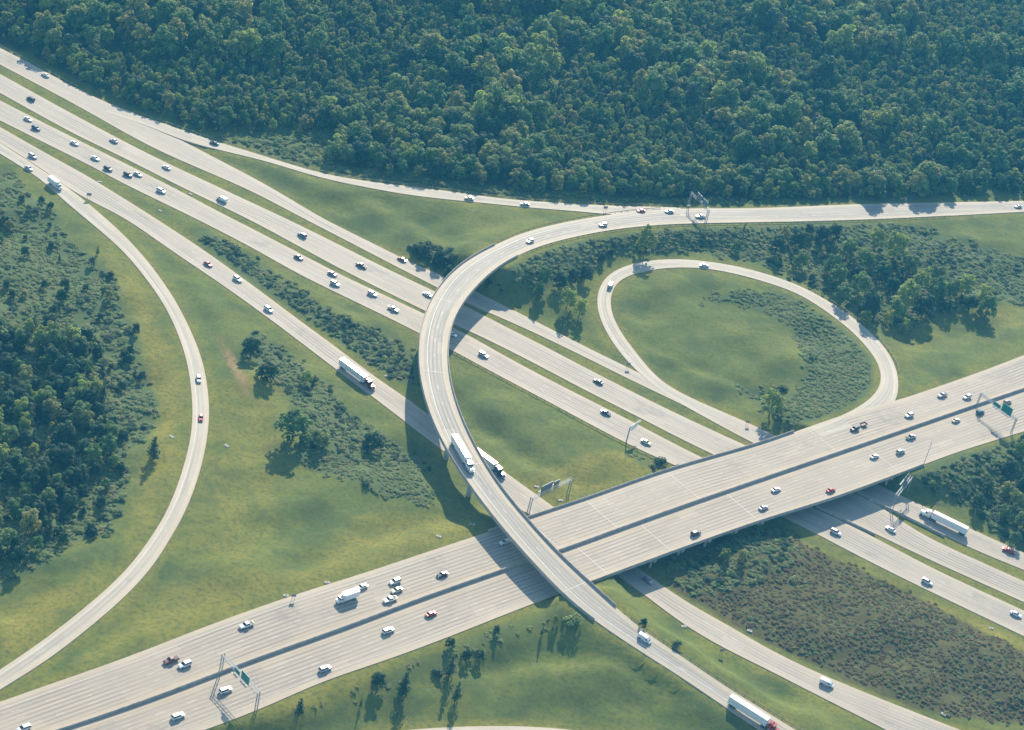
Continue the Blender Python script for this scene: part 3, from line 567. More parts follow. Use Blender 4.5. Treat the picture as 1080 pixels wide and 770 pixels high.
def broad_lobes(seed, H=12., W=4.4, n=15):
    r = random.Random(seed); L = [(0, 0, H*.62, W*.62)]
    for i in range(n):
        a = i*2.4+r.uniform(-.4, .4); t = (i+.5)/n; z = H*(.17+.68*t)+r.uniform(-.4, .4); rr = W*(.72*math.sqrt(max(.05, 1-((t-.25)/.85)**2)))*r.uniform(.75, 1.15)
        L.append((math.cos(a)*rr, math.sin(a)*rr, z, W*r.uniform(.26, .42)))
    return L
def cone_lobes(seed, H=10., W=2.2, n=13):
    r = random.Random(seed); L = []
    for i in range(n):
        t = i/(n-1); a = i*2.4; rr = W*(1-t)**.8*.55; L.append((math.cos(a)*rr*r.uniform(.7, 1.1), math.sin(a)*rr, H*(.14+.80*t), W*(.22+.42*(1-t))))
    return L
def trunk_mb(H, r0, seed, limbs=5, top=.72):
    r = random.Random(seed); mb = MB(); mb.tube((0, 0, -.6), (0, 0, H*.35), r0, r0*.72, 7); mb.tube((0, 0, H*.34), (r.uniform(-.3, .3), r.uniform(-.3, .3), H*top), r0*.72, r0*.3, 6)
    for k in range(limbs):
        a = k*2.4; z = H*(.3+.08*k); mb.tube((0, 0, z), (math.cos(a)*H*.2, math.sin(a)*H*.2, z+H*.2), r0*.42, r0*.12, 5)
    return mb
VAR = {}
def variants(kind, mk, n, mat, per, leaf, H, tr, **kw):
    VAR[kind] = []
    for i in range(n):
        t = trunk_mb(H, tr, i) if tr else None
        VAR[kind].append((crown_mesh(kind+'_crown', mk(i+len(kind)*7), per, leaf, i, M[mat], **kw), t))
variants('broadleaf', lambda s: broad_lobes(s), 4, 'leaf', 22, .46, 12, .28)
variants('palebroadleaf', lambda s: broad_lobes(s, 12, 4.0, 13), 2, 'leafpale', 22, .46, 12, .25)
variants('darkbroadleaf', lambda s: broad_lobes(s, 11, 4.2, 14), 2, 'leafdark', 22, .46, 11, .28)
variants('conifer', lambda s: cone_lobes(s), 3, 'leafdark', 26, .30, 10, .2)
def bush_lobes(s, W=1.8, H=1.5, n=7):
    r = random.Random(s); return [(0, 0, H*.4, W*.55)]+[(r.uniform(-W, W)*.7, r.uniform(-W, W)*.7, H*r.uniform(.25, .7), W*r.uniform(.28, .5)) for _ in range(n)]
variants('bush', lambda s: bush_lobes(s), 3, 'leafbush', 34, .26, 2, 0, flat=.6, core=.6, up=1.1)
variants('darkbush', lambda s: bush_lobes(s), 2, 'leafdark', 34, .26, 2, 0)
variants('drybush', lambda s: bush_lobes(s), 3, 'leafbrown', 34, .24, 2, 0, flat=.55, core=.6, up=1.1)
variants('weed', lambda s: bush_lobes(s, 1.7, .7, 8), 3, 'weed', 24, .22, 2, 0, flat=.5, core=.5, up=1.4)
TRUNKS = {}
def plant(kind, p, sc, rz, name, label, cat, group=None, sz=None, idx=None):
    k = random.randrange(len(VAR[kind])) if idx is None else idx; me, t = VAR[kind][k]
    root = empty(name, p, rz); root.scale = (sc, sc, sz or sc); tag(root, label, cat, group)
    c = bpy.data.objects.new('crown', me); link(c, root)
    if t:
        if (kind, k) not in TRUNKS:
            o = MB(); o.v, o.f = t.v, t.f; TRUNKS[(kind, k)] = o.build('trunk', M['bark'], root).data
        else: link(bpy.data.objects.new('trunk', TRUNKS[(kind, k)]), root)
    return root
protos = {}
def proto_col(kind):
    if kind in protos: return protos[kind]
    c = bpy.data.collections.new(kind+'_clump')
    for i, (me, t) in enumerate(VAR[kind]):
        if t:
            k0 = len(me.vertices); m2 = me.copy(); vs_ = [v.co[:] for v in me.vertices]; fs = [tuple(p.vertices) for p in me.polygons]; tt = np.zeros(len(fs), np.float32); me.attributes['tint'].data.foreach_get('value', tt)
            vs_ += t.v; fs2 = [tuple(q+k0 for q in f) for f in t.f]; m2 = bpy.data.meshes.new(kind+'_whole'); m2.from_pydata(vs_, [], fs+fs2); m2.materials.append(me.materials[0]); m2.materials.append(M['bark'])
            m2.polygons.foreach_set('material_index', [0]*len(fs)+[1]*len(fs2)); a = m2.attributes.new('tint', 'FLOAT', 'FACE'); a.data.foreach_set('value', np.r_[tt, np.full(len(fs2), .5)].astype(np.float32))
        else: m2 = me
        c.objects.link(bpy.data.objects.new(f'{kind}_{i}', m2))
    protos[kind] = c; return c
def scatter_stuff(name, label, kind, P, S, SZ=None):
    """one countless mass: instances of the kind's clumps on the points P"""
    n = len(P)
    if n == 0: return
    me = bpy.data.meshes.new(name); me.vertices.add(n); me.vertices.foreach_set('co', np.asarray(P, np.float32).ravel())
    nv = len(VAR[kind])
    for an, ty, dv in (('idx', 'INT', rng.integers(0, nv, n)), ('rot', 'FLOAT_VECTOR', np.stack([rng.uniform(-.08, .08, n), rng.uniform(-.08, .08, n), rng.uniform(0, 6.28, n)], -1)), ('scl', 'FLOAT_VECTOR', np.stack([S, S, S if SZ is None else SZ], -1))):
        a = me.attributes.new(an, ty, 'POINT')
        if ty == 'INT': a.data.foreach_set('value', dv.astype(np.int32))
        else: a.data.foreach_set('vector', dv.astype(np.float32).ravel())
    me.update(); o = bpy.data.objects.new(name, me); link(o); tag(o, label, None, None, 'stuff'); me.materials.append(VAR[kind][0][0].materials[0])
    g = bpy.data.node_groups.new(name+'_growth', 'GeometryNodeTree'); g.interface.new_socket('Geometry', in_out='INPUT', socket_type='NodeSocketGeometry'); g.interface.new_socket('Geometry', in_out='OUTPUT', socket_type='NodeSocketGeometry')
    nd = g.nodes; gi = nd.new('NodeGroupInput'); go = nd.new('NodeGroupOutput'); ci = nd.new('GeometryNodeCollectionInfo'); ci.inputs['Collection'].default_value = proto_col(kind); ci.inputs['Separate Children'].default_value = True; ci.inputs['Reset Children'].default_value = True
    ip = nd.new('GeometryNodeInstanceOnPoints'); ip.inputs['Pick Instance'].default_value = True; L = g.links.new
    def na(nm, ty): x = nd.new('GeometryNodeInputNamedAttribute'); x.data_type = ty; x.inputs['Name'].default_value = nm; return [s for s in x.outputs if s.enabled and s.name == 'Attribute'][0]
    L(gi.outputs[0], ip.inputs['Points']); L(ci.outputs[0], ip.inputs['Instance']); L(na('idx', 'INT'), ip.inputs['Instance Index'])
    er = nd.new('FunctionNodeEulerToRotation'); L(na('rot', 'FLOAT_VECTOR'), er.inputs[0]); L(er.outputs[0], ip.inputs['Rotation']); L(na('scl', 'FLOAT_VECTOR'), ip.inputs['Scale']); L(ip.outputs[0], go.inputs[0])
    md = o.modifiers.new('growth', 'NODES'); md.node_group = g; return o
def fill(poly, sp, margin=3., drop=0., seed=0, noise=None, excl=(), jit=.5, wob=0., gaps=0.):
    poly = POLY[poly] if isinstance(poly, str) else poly
    W = np.array([bp(x, y, 2.) for x, y in poly]); lo = W.min(0)[:2]; hi = W.max(0)[:2]
    lo = np.maximum(lo, [-440, 405]); hi = np.minimum(hi, [440, 1655]); r = np.random.default_rng(seed+int(sp*100))
    X, Y = np.meshgrid(np.arange(lo[0], hi[0], sp), np.arange(lo[1], hi[1], sp*.87)); X = X+(np.arange(len(X)) % 2)[:, None]*sp/2
    P = np.stack([X.ravel(), Y.ravel()], -1)+r.uniform(-jit, jit, (X.size, 2))*sp
    P = P[r.random(len(P)) >= drop]; z = gz(P[:, 0], P[:, 1]); P3 = np.c_[P, z]; q = pj(P3); q0 = q.copy()
    q = q+wob*np.stack([vnoise(P[:, 0], P[:, 1], 11, 61)+r.normal(0, .35, len(P)), vnoise(P[:, 0], P[:, 1], 13, 62)+r.normal(0, .25, len(P))], -1)
    if gaps: P_k = (vnoise(P[:, 0], P[:, 1], 17, 63+seed)+.6*vnoise(P[:, 0], P[:, 1], 7, 64+seed)+r.normal(0, .25, len(P))) > gaps-1
    else: P_k = np.ones(len(P), bool)
    k = pip(q, poly) & (gsample(DG, P[:, 0], P[:, 1]) > margin) & P_k; q = q0
    k &= (q[:, 0] > -70) & (q[:, 0] < 1150) & (q[:, 1] > -70) & (q[:, 1] < 840)
    if noise: k &= noise(P[:, 0], P[:, 1])
    for e in excl: k &= ~pip(q, POLY[e] if isinstance(e, str) else e)
    return P3[k]
RG = np.random.default_rng(5)
def cap_shade(p, s, x, lim=905, k=1.05):
    """trees by the road are low: keep them from shading it"""
    return s if lim < x < 1015 else max(.24, min(s, (float(gsample(DG, p[0], p[1]))+3)/19.6*k))
def sizes(n, a, b_): return RG.uniform(a, b_, n)
# --- the forest beyond the road: tall patches of broad crowns between stretches of small young trees
bigf = lambda x, y: (vnoise(x, y, 150, 21)+.5*vnoise(x, y, 55, 22)) > .12
smf = lambda x, y: ~bigf(x, y)
Fb = fill('forest', 8.4, 5, .10, 1, bigf); Fs = fill('forest', 4.3, 4, .12, 2, smf)
Fedge = fill([(x, y) for x, y in [(-40, 30), (26, 56), (52, 69), (86, 86), (117, 104), (145, 117), (182, 126), (208, 138), (239, 139), (239, 128), (208, 124), (182, 112), (145, 100), (117, 88), (86, 70), (52, 54), (26, 40), (-40, 10)]], 6.5, 5, .05, 3)
Fedge2 = fill([(352, 152), (347, 172), (390, 181), (430, 189), (520, 198), (640, 207), (740, 210), (860, 212), (1080, 205), (1180, 203), (1180, 190), (1080, 192), (860, 198), (740, 196), (640, 193), (520, 184), (430, 174), (392, 166), (362, 150)], 7.2, 5, .05, 4)
def near(P, Q, d):
    if len(Q) == 0: return np.zeros(len(P), bool)
    kd = kdtree.KDTree(len(Q)); [kd.insert((q[0], q[1], 0), i) for i, q in enumerate(Q)]; kd.balance()
    return np.array([kd.find((p[0], p[1], 0))[2] < d for p in P])
Fe = np.vstack([Fedge, Fedge2]); keep = ~near(Fb, Fe, 5); Fb = Fb[keep]; Fs = Fs[~near(Fs, Fe, 4)]
allf = [(p, 'e') for p in Fe]
pxe = pj(Fe); vis = (pxe[:, 0] > -15) & (pxe[:, 0] < 1095)
def inview(P): q = pj(P); return (q[:, 0] > -12) & (q[:, 0] < 1092) & (q[:, 1] > -10) & (q[:, 1] < 780)
cand = np.vstack([Fe, Fb]); iv = inview(cand); dist = np.hypot(cand[:, 0], cand[:, 1]); isE = np.arange(len(cand)) < len(Fe)
order = np.argsort(np.where(iv, dist-isE*120, 1e9)); top = order[:285]; rest = np.setdiff1d(np.arange(len(cand)), top)
for i in top:
    p = cand[i]; s = RG.uniform(.85, 1.3)*(1.0 if isE[i] else 1.1); u = RG.random(); q = pj(p[None])[0]
    kind = 'darkbroadleaf' if u < .22 else ('palebroadleaf' if u > .90 else 'broadleaf')
    s *= 1.15 if q[0] > 640 else 1.
    s = cap_shade(p, s, q[0])
    where = 'above the top left freeway lanes' if q[0] < 240 else ('above the long ramp, left of its merge' if q[0] < 640 else 'above the road right of the merge')
    lb = {'darkbroadleaf': 'dark rounded tree', 'palebroadleaf': 'pale yellow-green tree', 'broadleaf': 'mid green rounded tree'}[kind]+' in the forest '+where
    plant(kind, Vector(p), s, RG.uniform(0, 6.28), 'forest_tree', lb, 'tree', lb.replace(' tree in', ' trees in'))
def split(P, fr):
    u = RG.random(len(P)); out = []; a = 0
    for f in fr: out.append(P[(u >= a) & (u < a+f)]); a += f
    return out
FR = cand[rest]
a, b_, c = split(FR, (.60, .20, .20))
for P, kd_, nm in ((a, 'broadleaf', 'green'), (b_, 'darkbroadleaf', 'dark'), (c, 'palebroadleaf', 'pale')):
    s = np.minimum(sizes(len(P), .7, 1.75), np.maximum(.3, (gsample(DG, P[:, 0], P[:, 1])+3)/18.)); scatter_stuff('forest_canopy', f'far {nm} broad tree crowns massed in the deep forest behind the front rows', kd_, P, s, s*RG.uniform(.9, 1.2, len(P)))
a, b_, c, d = split(Fs, (.50, .20, .13, .17))
for P, kd_, nm, lo, hi in ((a, 'broadleaf', 'green', .38, .72), (b_, 'palebroadleaf', 'pale', .4, .66), (c, 'darkbroadleaf', 'dark', .42, .8), (d, 'conifer', 'pointed', .55, 1.05)):
    s = np.minimum(sizes(len(P), lo, hi), np.maximum(.3, (gsample(DG, P[:, 0], P[:, 1])+3)/18.)); scatter_stuff('young_woodland', f'countless small {nm} young trees filling the low stretches of the forest', kd_, P, s, s*RG.uniform(.9, 1.3, len(P)))
v = fill('verge', 2.6, 2.5, .25, 6); k = RG.random(len(v)) < .5
for P, kd_, nm in ((v[k], 'bush', 'green bushes'), (v[~k], 'weed', 'rough grass tussocks')): scatter_stuff('roadside_scrub', f'low {nm} along the foot of the forest beside the road', kd_, P, sizes(len(P), .6, 1.25))
# --- woods on the left
LT = fill('leftdark', 6.0, 6, .12, 8, gaps=.2); LT2 = fill('leftscrubtop', 9.5, 7, .4, 9, excl=('leftdark',), gaps=.9); LT3 = fill('leftwood', 8., 7, .5, 10, excl=('leftdark', 'leftscrubtop'), gaps=.7)
for P, lb0, lo, hi in ((LT, 'in the dense wood at the left edge inside the curving ramp', .5, .95), (LT2, 'scattered over the scrubby clearing at the upper left', .25, .55), (LT3, 'in the thin belt between the left wood and the yellow verge', .3, .55)):
    P = P[inview(P)]
    for p in P:
        u = RG.random(); kd_ = 'darkbroadleaf' if u < .55 else ('broadleaf' if u < .76 else ('conifer' if u < .92 else 'palebroadleaf'))
        lb = {'darkbroadleaf': 'small dark round tree ', 'palebroadleaf': 'small pale green tree ', 'broadleaf': 'small mid green tree ', 'conifer': 'small dark pointed tree '}[kd_]+lb0
        plant(kd_, Vector(p), RG.uniform(lo, hi), RG.uniform(0, 6.28), 'small_tree', lb, 'tree', lb.replace(' tree ', ' trees '))
S_ = [('leftscrubtop', 2.4, 'open scrubby clearing at the upper left', (('bush', .30, .4, .9), ('weed', .66, .6, 1.1), ('darkbush', .04, .5, 1.2))),
      ('leftwood', 2.5, 'left wood', (('bush', .40, .5, 1.2), ('weed', .45, .7, 1.3), ('darkbush', .15, .6, 1.3))),
      ('hedge', 2.1, 'dark strip between the two lower carriageways at the upper left', (('darkbush', .35, .5, 1.0), ('bush', .40, .5, .9), ('weed', .25, .7, 1.1))),
      ('ditch', 2.2, 'bushy hollow left of the tall flyover', (('darkbush', .18, .4, 1.0), ('bush', .42, .4, .85), ('weed', .40, .7, 1.1))),
      ('ditch2', 1.9, 'lower fringe of the bushy hollow left of the flyover', (('bush', .35, .3, .55), ('weed', .65, .6, 1.0))),
      ('flyscrub', 2.2, 'slope between the flyover road and the loop ramp', (('bush', .42, .4, .95), ('weed', .45, .7, 1.1), ('darkbush', .13, .5, 1.1))),
      ('loopring', 2.0, 'crescent of rough growth inside the loop ramp', (('bush', .30, .3, .7), ('weed', .7, .6, 1.1))),
      ('loopbush', 2.6, 'corner of the loop beside the lone tree', (('bush', .5, .4, .8), ('weed', .5, .7, 1.0))),
      ('scrubR', 2.4, 'bank right of the overpass', (('bush', .45, .6, 1.2), ('weed', .30, .7, 1.2), ('darkbush', .25, .6, 1.4))),
      ('brownG', 2.3, 'head of the brown slope under the overpass', (('bush', .45, .5, 1.1), ('darkbush', .2, .5, 1.1), ('weed', .35, .7, 1.2))),
      ('brown', 1.75, 'brown slope between the ramp and the lower right freeway', (('drybush', .74, .3, .62), ('weed', .16, .3, .7), ('bush', .10, .25, .6))),
      ('undrfly', 2.2, 'dark thicket just left of where the flyover crosses the freeway', (('darkbush', .6, .9, 1.7), ('bush', .4, .7, 1.3))),
      ('smallfield', 2.6, 'corner of grass where the freeway meets the overpass', (('weed', .7, .6, 1.), ('bush', .3, .4, .7))),
      ('botscrub', 3.2, 'grass bank at the bottom left of the overpass', (('weed', .85, .4, .9), ('bush', .15, .3, .6)))]
WN = {'bush': 'green bushes', 'weed': 'rank grass tussocks', 'darkbush': 'dark green bushes', 'drybush': 'dry brown scrub'}
for i, (pn, sp, where, mixk) in enumerate(S_):
    ex_ = ('brownG',) if pn == 'brown' else (('leftscrubtop',) if pn == 'leftwood' else ())
    P = fill(pn, sp, 3.0, .08, 30+i, excl=ex_, wob=5., gaps={'brown': .35, 'leftwood': .6, 'loopring': .3, 'ditch': .3, 'ditch2': .4, 'flyscrub': .2, 'botscrub': .9, 'scrubR': .4, 'hedge': .3, 'brownG': .5}.get(pn, .5)); P = P[RG.permutation(len(P))]; a = 0
    for kd_, fr, lo, hi in mixk:
        b_ = a+int(fr*len(P)); Q = P[a:b_]; a = b_
        scatter_stuff('scrub' if kd_ != 'weed' else 'rough_grass', f'{WN[kd_]} covering the {where}', kd_, Q, *(lambda z_: (z_, z_*.75))(sizes(len(Q), lo, hi)))
# --- trees one can point at:  (photo x, photo y of the foot, kind, scale, label)
for x, y, kd_, s, sz, lb in [
 (308, 464, 'broadleaf', 1.5, 1.25, 'lone green tree casting a round dark shadow in the left meadow'),
 (264, 377, 'darkbroadleaf', 1.05, .9, 'dark tree at the upper tip of the bushy hollow beside the red soil'),
 (281, 400, 'darkbroadleaf', 1.05, .8, 'dark low tree just right of the red soil gully'),
 (322, 404, 'palebroadleaf', .6, .55, 'small bright yellow-green tree by the meadow hollow'),
 (331, 404, 'conifer', .45, .45, 'small dark pointed tree beside the bright yellow-green one'),
 (392, 474, 'darkbroadleaf', 1.0, .8, 'dark round tree in the middle of the bushy hollow near the flyover'),
 (337, 468, 'broadleaf', .95, .6, 'low spreading tree just right of the lone meadow tree'),
 (385, 511, 'darkbush', 1.1, 1.1, 'small dark bush at the lower edge of the bushy hollow'),
 (102.6, 269, 'conifer', .42, .5, 'small dark cone shaped tree alone beside the curving left ramp'),
 (566, 316, 'broadleaf', .55, .9, 'slender thin tree on the grass between the flyover and the loop'),
 (597, 326, 'palebroadleaf', .95, 1.05, 'taller of the two bright trees left of the loop ramp'),
 (610, 335, 'palebroadleaf', .85, .95, 'lower of the two bright trees left of the loop ramp'),
 (679, 266, 'palebroadleaf', 1.25, 1.3, 'tall pale tree shading the top of the loop ramp'),
 (616, 297, 'darkbroadleaf', 0.81, 0.88, 'dark narrow tree at the scrub edge above the two bright trees'),
 (603, 299, 'darkbroadleaf', 0.81, 0.77, 'dark tree second from the right in the row under the flyover road scrub'),
 (589, 304, 'darkbroadleaf', 0.92, 0.83, 'dark full tree in the middle of the row under the flyover road scrub'),
 (573, 298, 'broadleaf', 0.81, 0.79, 'greyish green tree in the row beside the flyover curve'),
 (549, 302, 'darkbroadleaf', 0.89, 0.88, 'dark tree left of centre in the row beside the flyover curve'),
 (530, 306, 'broadleaf', 0.97, 0.86, 'round tree nearest to the flyover in the row on its right side'),
 (515, 306, 'darkbroadleaf', .6, .6, 'dark tree tucked right under the edge of the flyover curve'),
 (775, 266, 'broadleaf', .62, .62, 'round tree in the scrub above the right part of the loop'),
 (644, 269, 'darkbroadleaf', .36, .36, 'small dark round tree in the scrub left of the tall pale one'),
 (634, 276, 'darkbroadleaf', .45, .5, 'dark tree at the scrub edge left of the tall pale one'),
 (784, 244, 'conifer', .4, .55, 'thin pointed tree in the scrub under the road sign gantry'),
 (811, 438, 'palebroadleaf', 1.25, 1.2, 'lone bright tree with a dark shadow inside the loop ramp'),
 (825, 412, 'darkbush', 1.4, 1.6, 'small dark bush behind the lone tree inside the loop'),
 (857, 378, 'bush', 1.5, 1.7, 'bush standing in the crescent of rough growth inside the loop'),
 (447, 273, 'darkbroadleaf', .75, .68, 'dark tree at the left end of the thicket before the flyover'),
 (438, 268, 'darkbroadleaf', .6, .5, 'low dark tree leading the thicket before the flyover'),
 (462, 277, 'darkbroadleaf', .72, .72, 'dark tree in the middle of the thicket before the flyover'),
 (477, 282, 'broadleaf', .7, .75, 'green tree touching the flyover edge in the left thicket'),
 (473, 292, 'darkbroadleaf', .6, .6, 'dark tree at the foot of the flyover by the upper freeway lanes'),
 (696, 489, 'darkbush', 1.6, 1.7, 'round dark bush in the grass corner before the overpass'),
 (689, 494, 'darkbush', .9, .9, 'smaller dark bush just left of the round one by the overpass'),
 (715, 493, 'darkbush', .8, .7, 'tiny dark bush against the overpass parapet'),
 (424, 735, 'conifer', 1.25, 1.15, 'tall dark cypress-like tree in the bottom grass bank, second from the left'),  # bottom bank conifers enlarged, their dark shapes take in the cast shadows
 (473, 714, 'conifer', 1.1, 1.0, 'dark narrow tree in the middle of the bottom grass bank'),
 (480, 740, 'conifer', .85, .95, 'thin dark tree nearest the bottom road'),
 (315, 755, 'conifer', .95, .8, 'dark reddish narrow tree at the left end of the bottom bank'),
 (398, 724, 'darkbroadleaf', .65, .55, 'dark round tree standing in rough grass left of the tall cypress-like one'),
 (380, 746, 'conifer', .3, .42, 'faint small pointed tree low in the rough grass of the bottom bank'),
 (461, 711, 'darkbush', 1.3, 1.3, 'small dark bush between two narrow trees on the bottom bank'),
 (474, 683, 'darkbroadleaf', .42, .42, 'dark round tree just below the crossing freeway edge'),
 (491, 696, 'darkbroadleaf', .45, .45, 'dark tree at the left of the pair under the crossing freeway'),
 (505, 695, 'darkbroadleaf', .42, .38, 'dark spreading tree at the right of the pair under the crossing freeway'),
 (523, 668, 'darkbroadleaf', .32, .34, 'small round tree alone close to the crossing freeway edge'),
 (571, 670, 'conifer', .34, .42, 'small dark pointed tree left of the flyover end'),
 (585, 658, 'broadleaf', .32, .34, 'small green tree close to the shaded end of the flyover'),
 (603, 655, 'bush', 1.9, 1.6, 'wide bush under the left edge of the flyover end'),
 (677, 662, 'darkbroadleaf', .36, .42, 'dark little tree beside the flyover ramp guardrail next to the white car'),
 (712, 682, 'darkbush', 1.2, 1.3, 'dark bush by the ramp guardrail, right of the dark little tree'),
 (763, 592, 'broadleaf', .5, .55, 'grey green small tree at the head of the brown slope'),
 (781, 592, 'palebroadleaf', .55, .55, 'bright yellow-green small tree at the head of the brown slope'),
 (835, 612, 'bush', 1.4, 1.2, 'bright bush on the upper rim of the brown slope'),
 (161, 484, 'conifer', 1.3, 1.1, 'dark narrow tree by the yellow verge of the left ramp'),
 (127, 497, 'darkbroadleaf', .38, .4, 'dark small tree in the yellow grass below the left wood'),
 (115, 512, 'conifer', .38, .42, 'dark small pointed tree below the left wood, near the grassy end'),
 (143, 352, 'darkbroadleaf', .42, .5, 'dark tree at the yellow verge above the middle of the left ramp')]:
    plant(kd_, on_ground(x, y), s, RG.uniform(0, 6.28), 'bush' if 'bush' in kd_ else 'tree', lb, 'bush' if 'bush' in kd_ else 'tree', None, sz)
CL_ = [(826, 252, .9, 'p'), (852, 246, 1.05, 'd'), (864, 258, 1.1, 'd'), (817, 268, .8, 'd'), (842, 283, .75, 'b'), (855, 297, .75, 'd'), (875, 290, .9, 'b'), (891, 274, .85, 'b'), (909, 284, .85, 'b'), (922, 262, .85, 'p'), (941, 274, 1.15, 'p'), (927, 297, .8, 'b'), (904, 310, .85, 'b'), (886, 318, .7, 'b'), (914, 333, 1.1, 'd'), (951, 328, 1.15, 'p'), (971, 334, .95, 'd'), (968, 308, .95, 'p'), (984, 318, .95, 'b'), (1000, 315, .8, 'b'), (1013, 312, .9, 'p'), (1034, 324, .85, 'p'), (1038, 334, .85, 'b'), (911, 340, .5, 'b'), (934, 342, .55, 'p'), (952, 350, .52, 'p'), (838, 262, .9, 'd'), (878, 252, .9, 'd'), (832, 290, .6, 'b'), (868, 308, .75, 'd'), (900, 296, .7, 'd'), (938, 310, .7, 'd'), (956, 290, .8, 'b'), (1022, 326, .6, 'd'), (995, 330, .6, 'd'), (944, 336, .8, 'b'), (880, 300, .8, 'b'), (985, 300, .8, 'b')]
for x, y, s, k in CL_:
    s *= 1.3; s = cap_shade(on_ground(x, y+1), s, x, 2000, .9) if y < 255 or x < 880 else s; kd_ = dict(p='palebroadleaf', d='darkbroadleaf', b='broadleaf')[k]; lb = {'p': 'pale green tree', 'd': 'dark full crowned tree', 'b': 'mid green tree'}[k]+' in the clump right of the loop ramp'
    plant(kd_, on_ground(x, y+1), s, RG.uniform(0, 6.28), 'clump_tree', lb, 'tree', lb.replace(' tree in', ' trees in'), s*1.05)
for x, y, s, k in [(1068, 535, .8, 'b'), (1060, 525, .75, 'b'), (1029, 537, .75, 'd'), (1057, 548, .7, 'b'), (1073, 482, .8, 'b'), (1062, 500, .8, 'd'), (1040, 520, .6, 'd'), (1078, 520, .9, 'd'), (1075, 555, .7, 'b'), (1078, 470, .6, 'd'), (1068, 574, .6, 'b'), (1084, 570, .7, 'd')]:
    kd_ = dict(d='darkbroadleaf', b='broadleaf')[k]; lb = {'d': 'dark tree', 'b': 'green tree'}[k]+' on the bank above the white semi truck, right of the overpass'
    plant(kd_, on_ground(x, y), s, RG.uniform(0, 6.28), 'bank_tree', lb, 'tree', lb.replace(' tree on', ' trees on'))

# ------------------------------------------------------------------ vehicles
def wheels(root, xs, y, r=.33, wd=.24, dual=False):
    for x in xs:
        for sd_ in (-1, 1):
            o = MB().tube((x, sd_*y-wd/2, r), (x, sd_*y+wd/2, r), r, n=14).build('wheel', M['tyre'], root)
            MB().tube((x, sd_*(y+wd/2-.02)-.02, r), (x, sd_*(y+wd/2+.012)+.0, r), r*.55, n=10).build('rim', M['rim'], o)
def ring6(x, w, zb, zs): return [(x, -w*.94, zb), (x, -w, zb+(zs-zb)*.45), (x, -w*.97, zs-.10), (x, -w*.86, zs), (x, w*.86, zs), (x, w*.97, zs-.10), (x, w, zb+(zs-zb)*.45), (x, w*.94, zb)]
def lamps(root, xf, xr, y, zf, zr):
    for s_ in (-1, 1):
        MB().box((xf, s_*y, zf), (.12, .36, .15)).build('headlight', M['headlamp'], root); MB().box((xr, s_*y, zr), (.08, .34, .16)).build('taillight', M['taillamp'], root)
def glasshouse(root, b0, b1, t0, t1, zb, zt, wb, wt, pillars):
    MB().rings([[(b0, -wb, zb), (b1, -wb, zb), (b1, wb, zb), (b0, wb, zb)], [(t0, -wt, zt), (t1, -wt, zt), (t1, wt, zt), (t0, wt, zt)]]).build('windows', M['glass'], root)
    mb = MB(); mb.rings([[(t0-.06, -wt-.03, zt), (t1+.06, -wt-.03, zt), (t1+.06, wt+.03, zt), (t0-.06, wt+.03, zt)], [(t0+.12, -wt+.06, zt+.06), (t1-.14, -wt+.06, zt+.06), (t1-.14, wt-.06, zt+.06), (t0+.12, wt-.06, zt+.06)]])
    for f in pillars:
        for s_ in (-1, 1):
            mb.tube((b0+(b1-b0)*f, s_*(wb+.01), zb), (t0+(t1-t0)*f, s_*(wt+.01), zt+.02), .05, n=4)
    mb.build('roof', M['paint'], root)
def body(root, st):
    MB().rings([ring6(*q) for q in st]).build('body', M['paint'], root)
def mk_sedan():
    r = empty('car', (0, 0, 0)); body(r, [(-2.42, .74, .38, .82), (-2.3, .84, .26, .96), (-1.6, .91, .22, 1.0), (0, .92, .22, .98), (1.1, .92, .22, .97), (2.0, .88, .24, .84), (2.35, .78, .3, .70), (2.44, .68, .36, .62)])
    glasshouse(r, -1.85, 1.15, -1.05, .30, .93, 1.42, .84, .62, (0, .55, 1)); lamps(r, 2.36, -2.38, .62, .62, .80); wheels(r, (-1.4, 1.42), .80); return r
def mk_suv():
    r = empty('suv', (0, 0, 0)); body(r, [(-2.40, .80, .42, 1.0), (-2.32, .90, .32, 1.12), (-1.6, .95, .28, 1.14), (1.0, .95, .28, 1.12), (2.0, .92, .3, 1.02), (2.34, .84, .36, .88), (2.42, .74, .42, .8)])
    glasshouse(r, -2.3, 1.15, -2.05, .35, 1.08, 1.70, .88, .70, (0, .38, .68, 1)); lamps(r, 2.36, -2.36, .68, .8, 1.0); wheels(r, (-1.42, 1.42), .83, .38); return r
def mk_pickup():
    r = empty('pickup_truck', (0, 0, 0)); body(r, [(-2.85, .90, .48, 1.05), (-2.80, .96, .42, 1.10), (-.9, .98, .36, 1.12), (1.2, .98, .36, 1.14), (2.4, .94, .38, 1.06), (2.75, .88, .44, .95), (2.82, .80, .5, .88)])
    MB().box((-1.85, 0, 1.09), (1.7, 1.55, .10)).build('bed', M['chassis'], r)
    glasshouse(r, -.95, 1.25, -.75, .55, 1.08, 1.75, .90, .72, (0, .5, 1)); lamps(r, 2.74, -2.84, .74, .85, .95); wheels(r, (-1.75, 1.85), .86, .40); return r
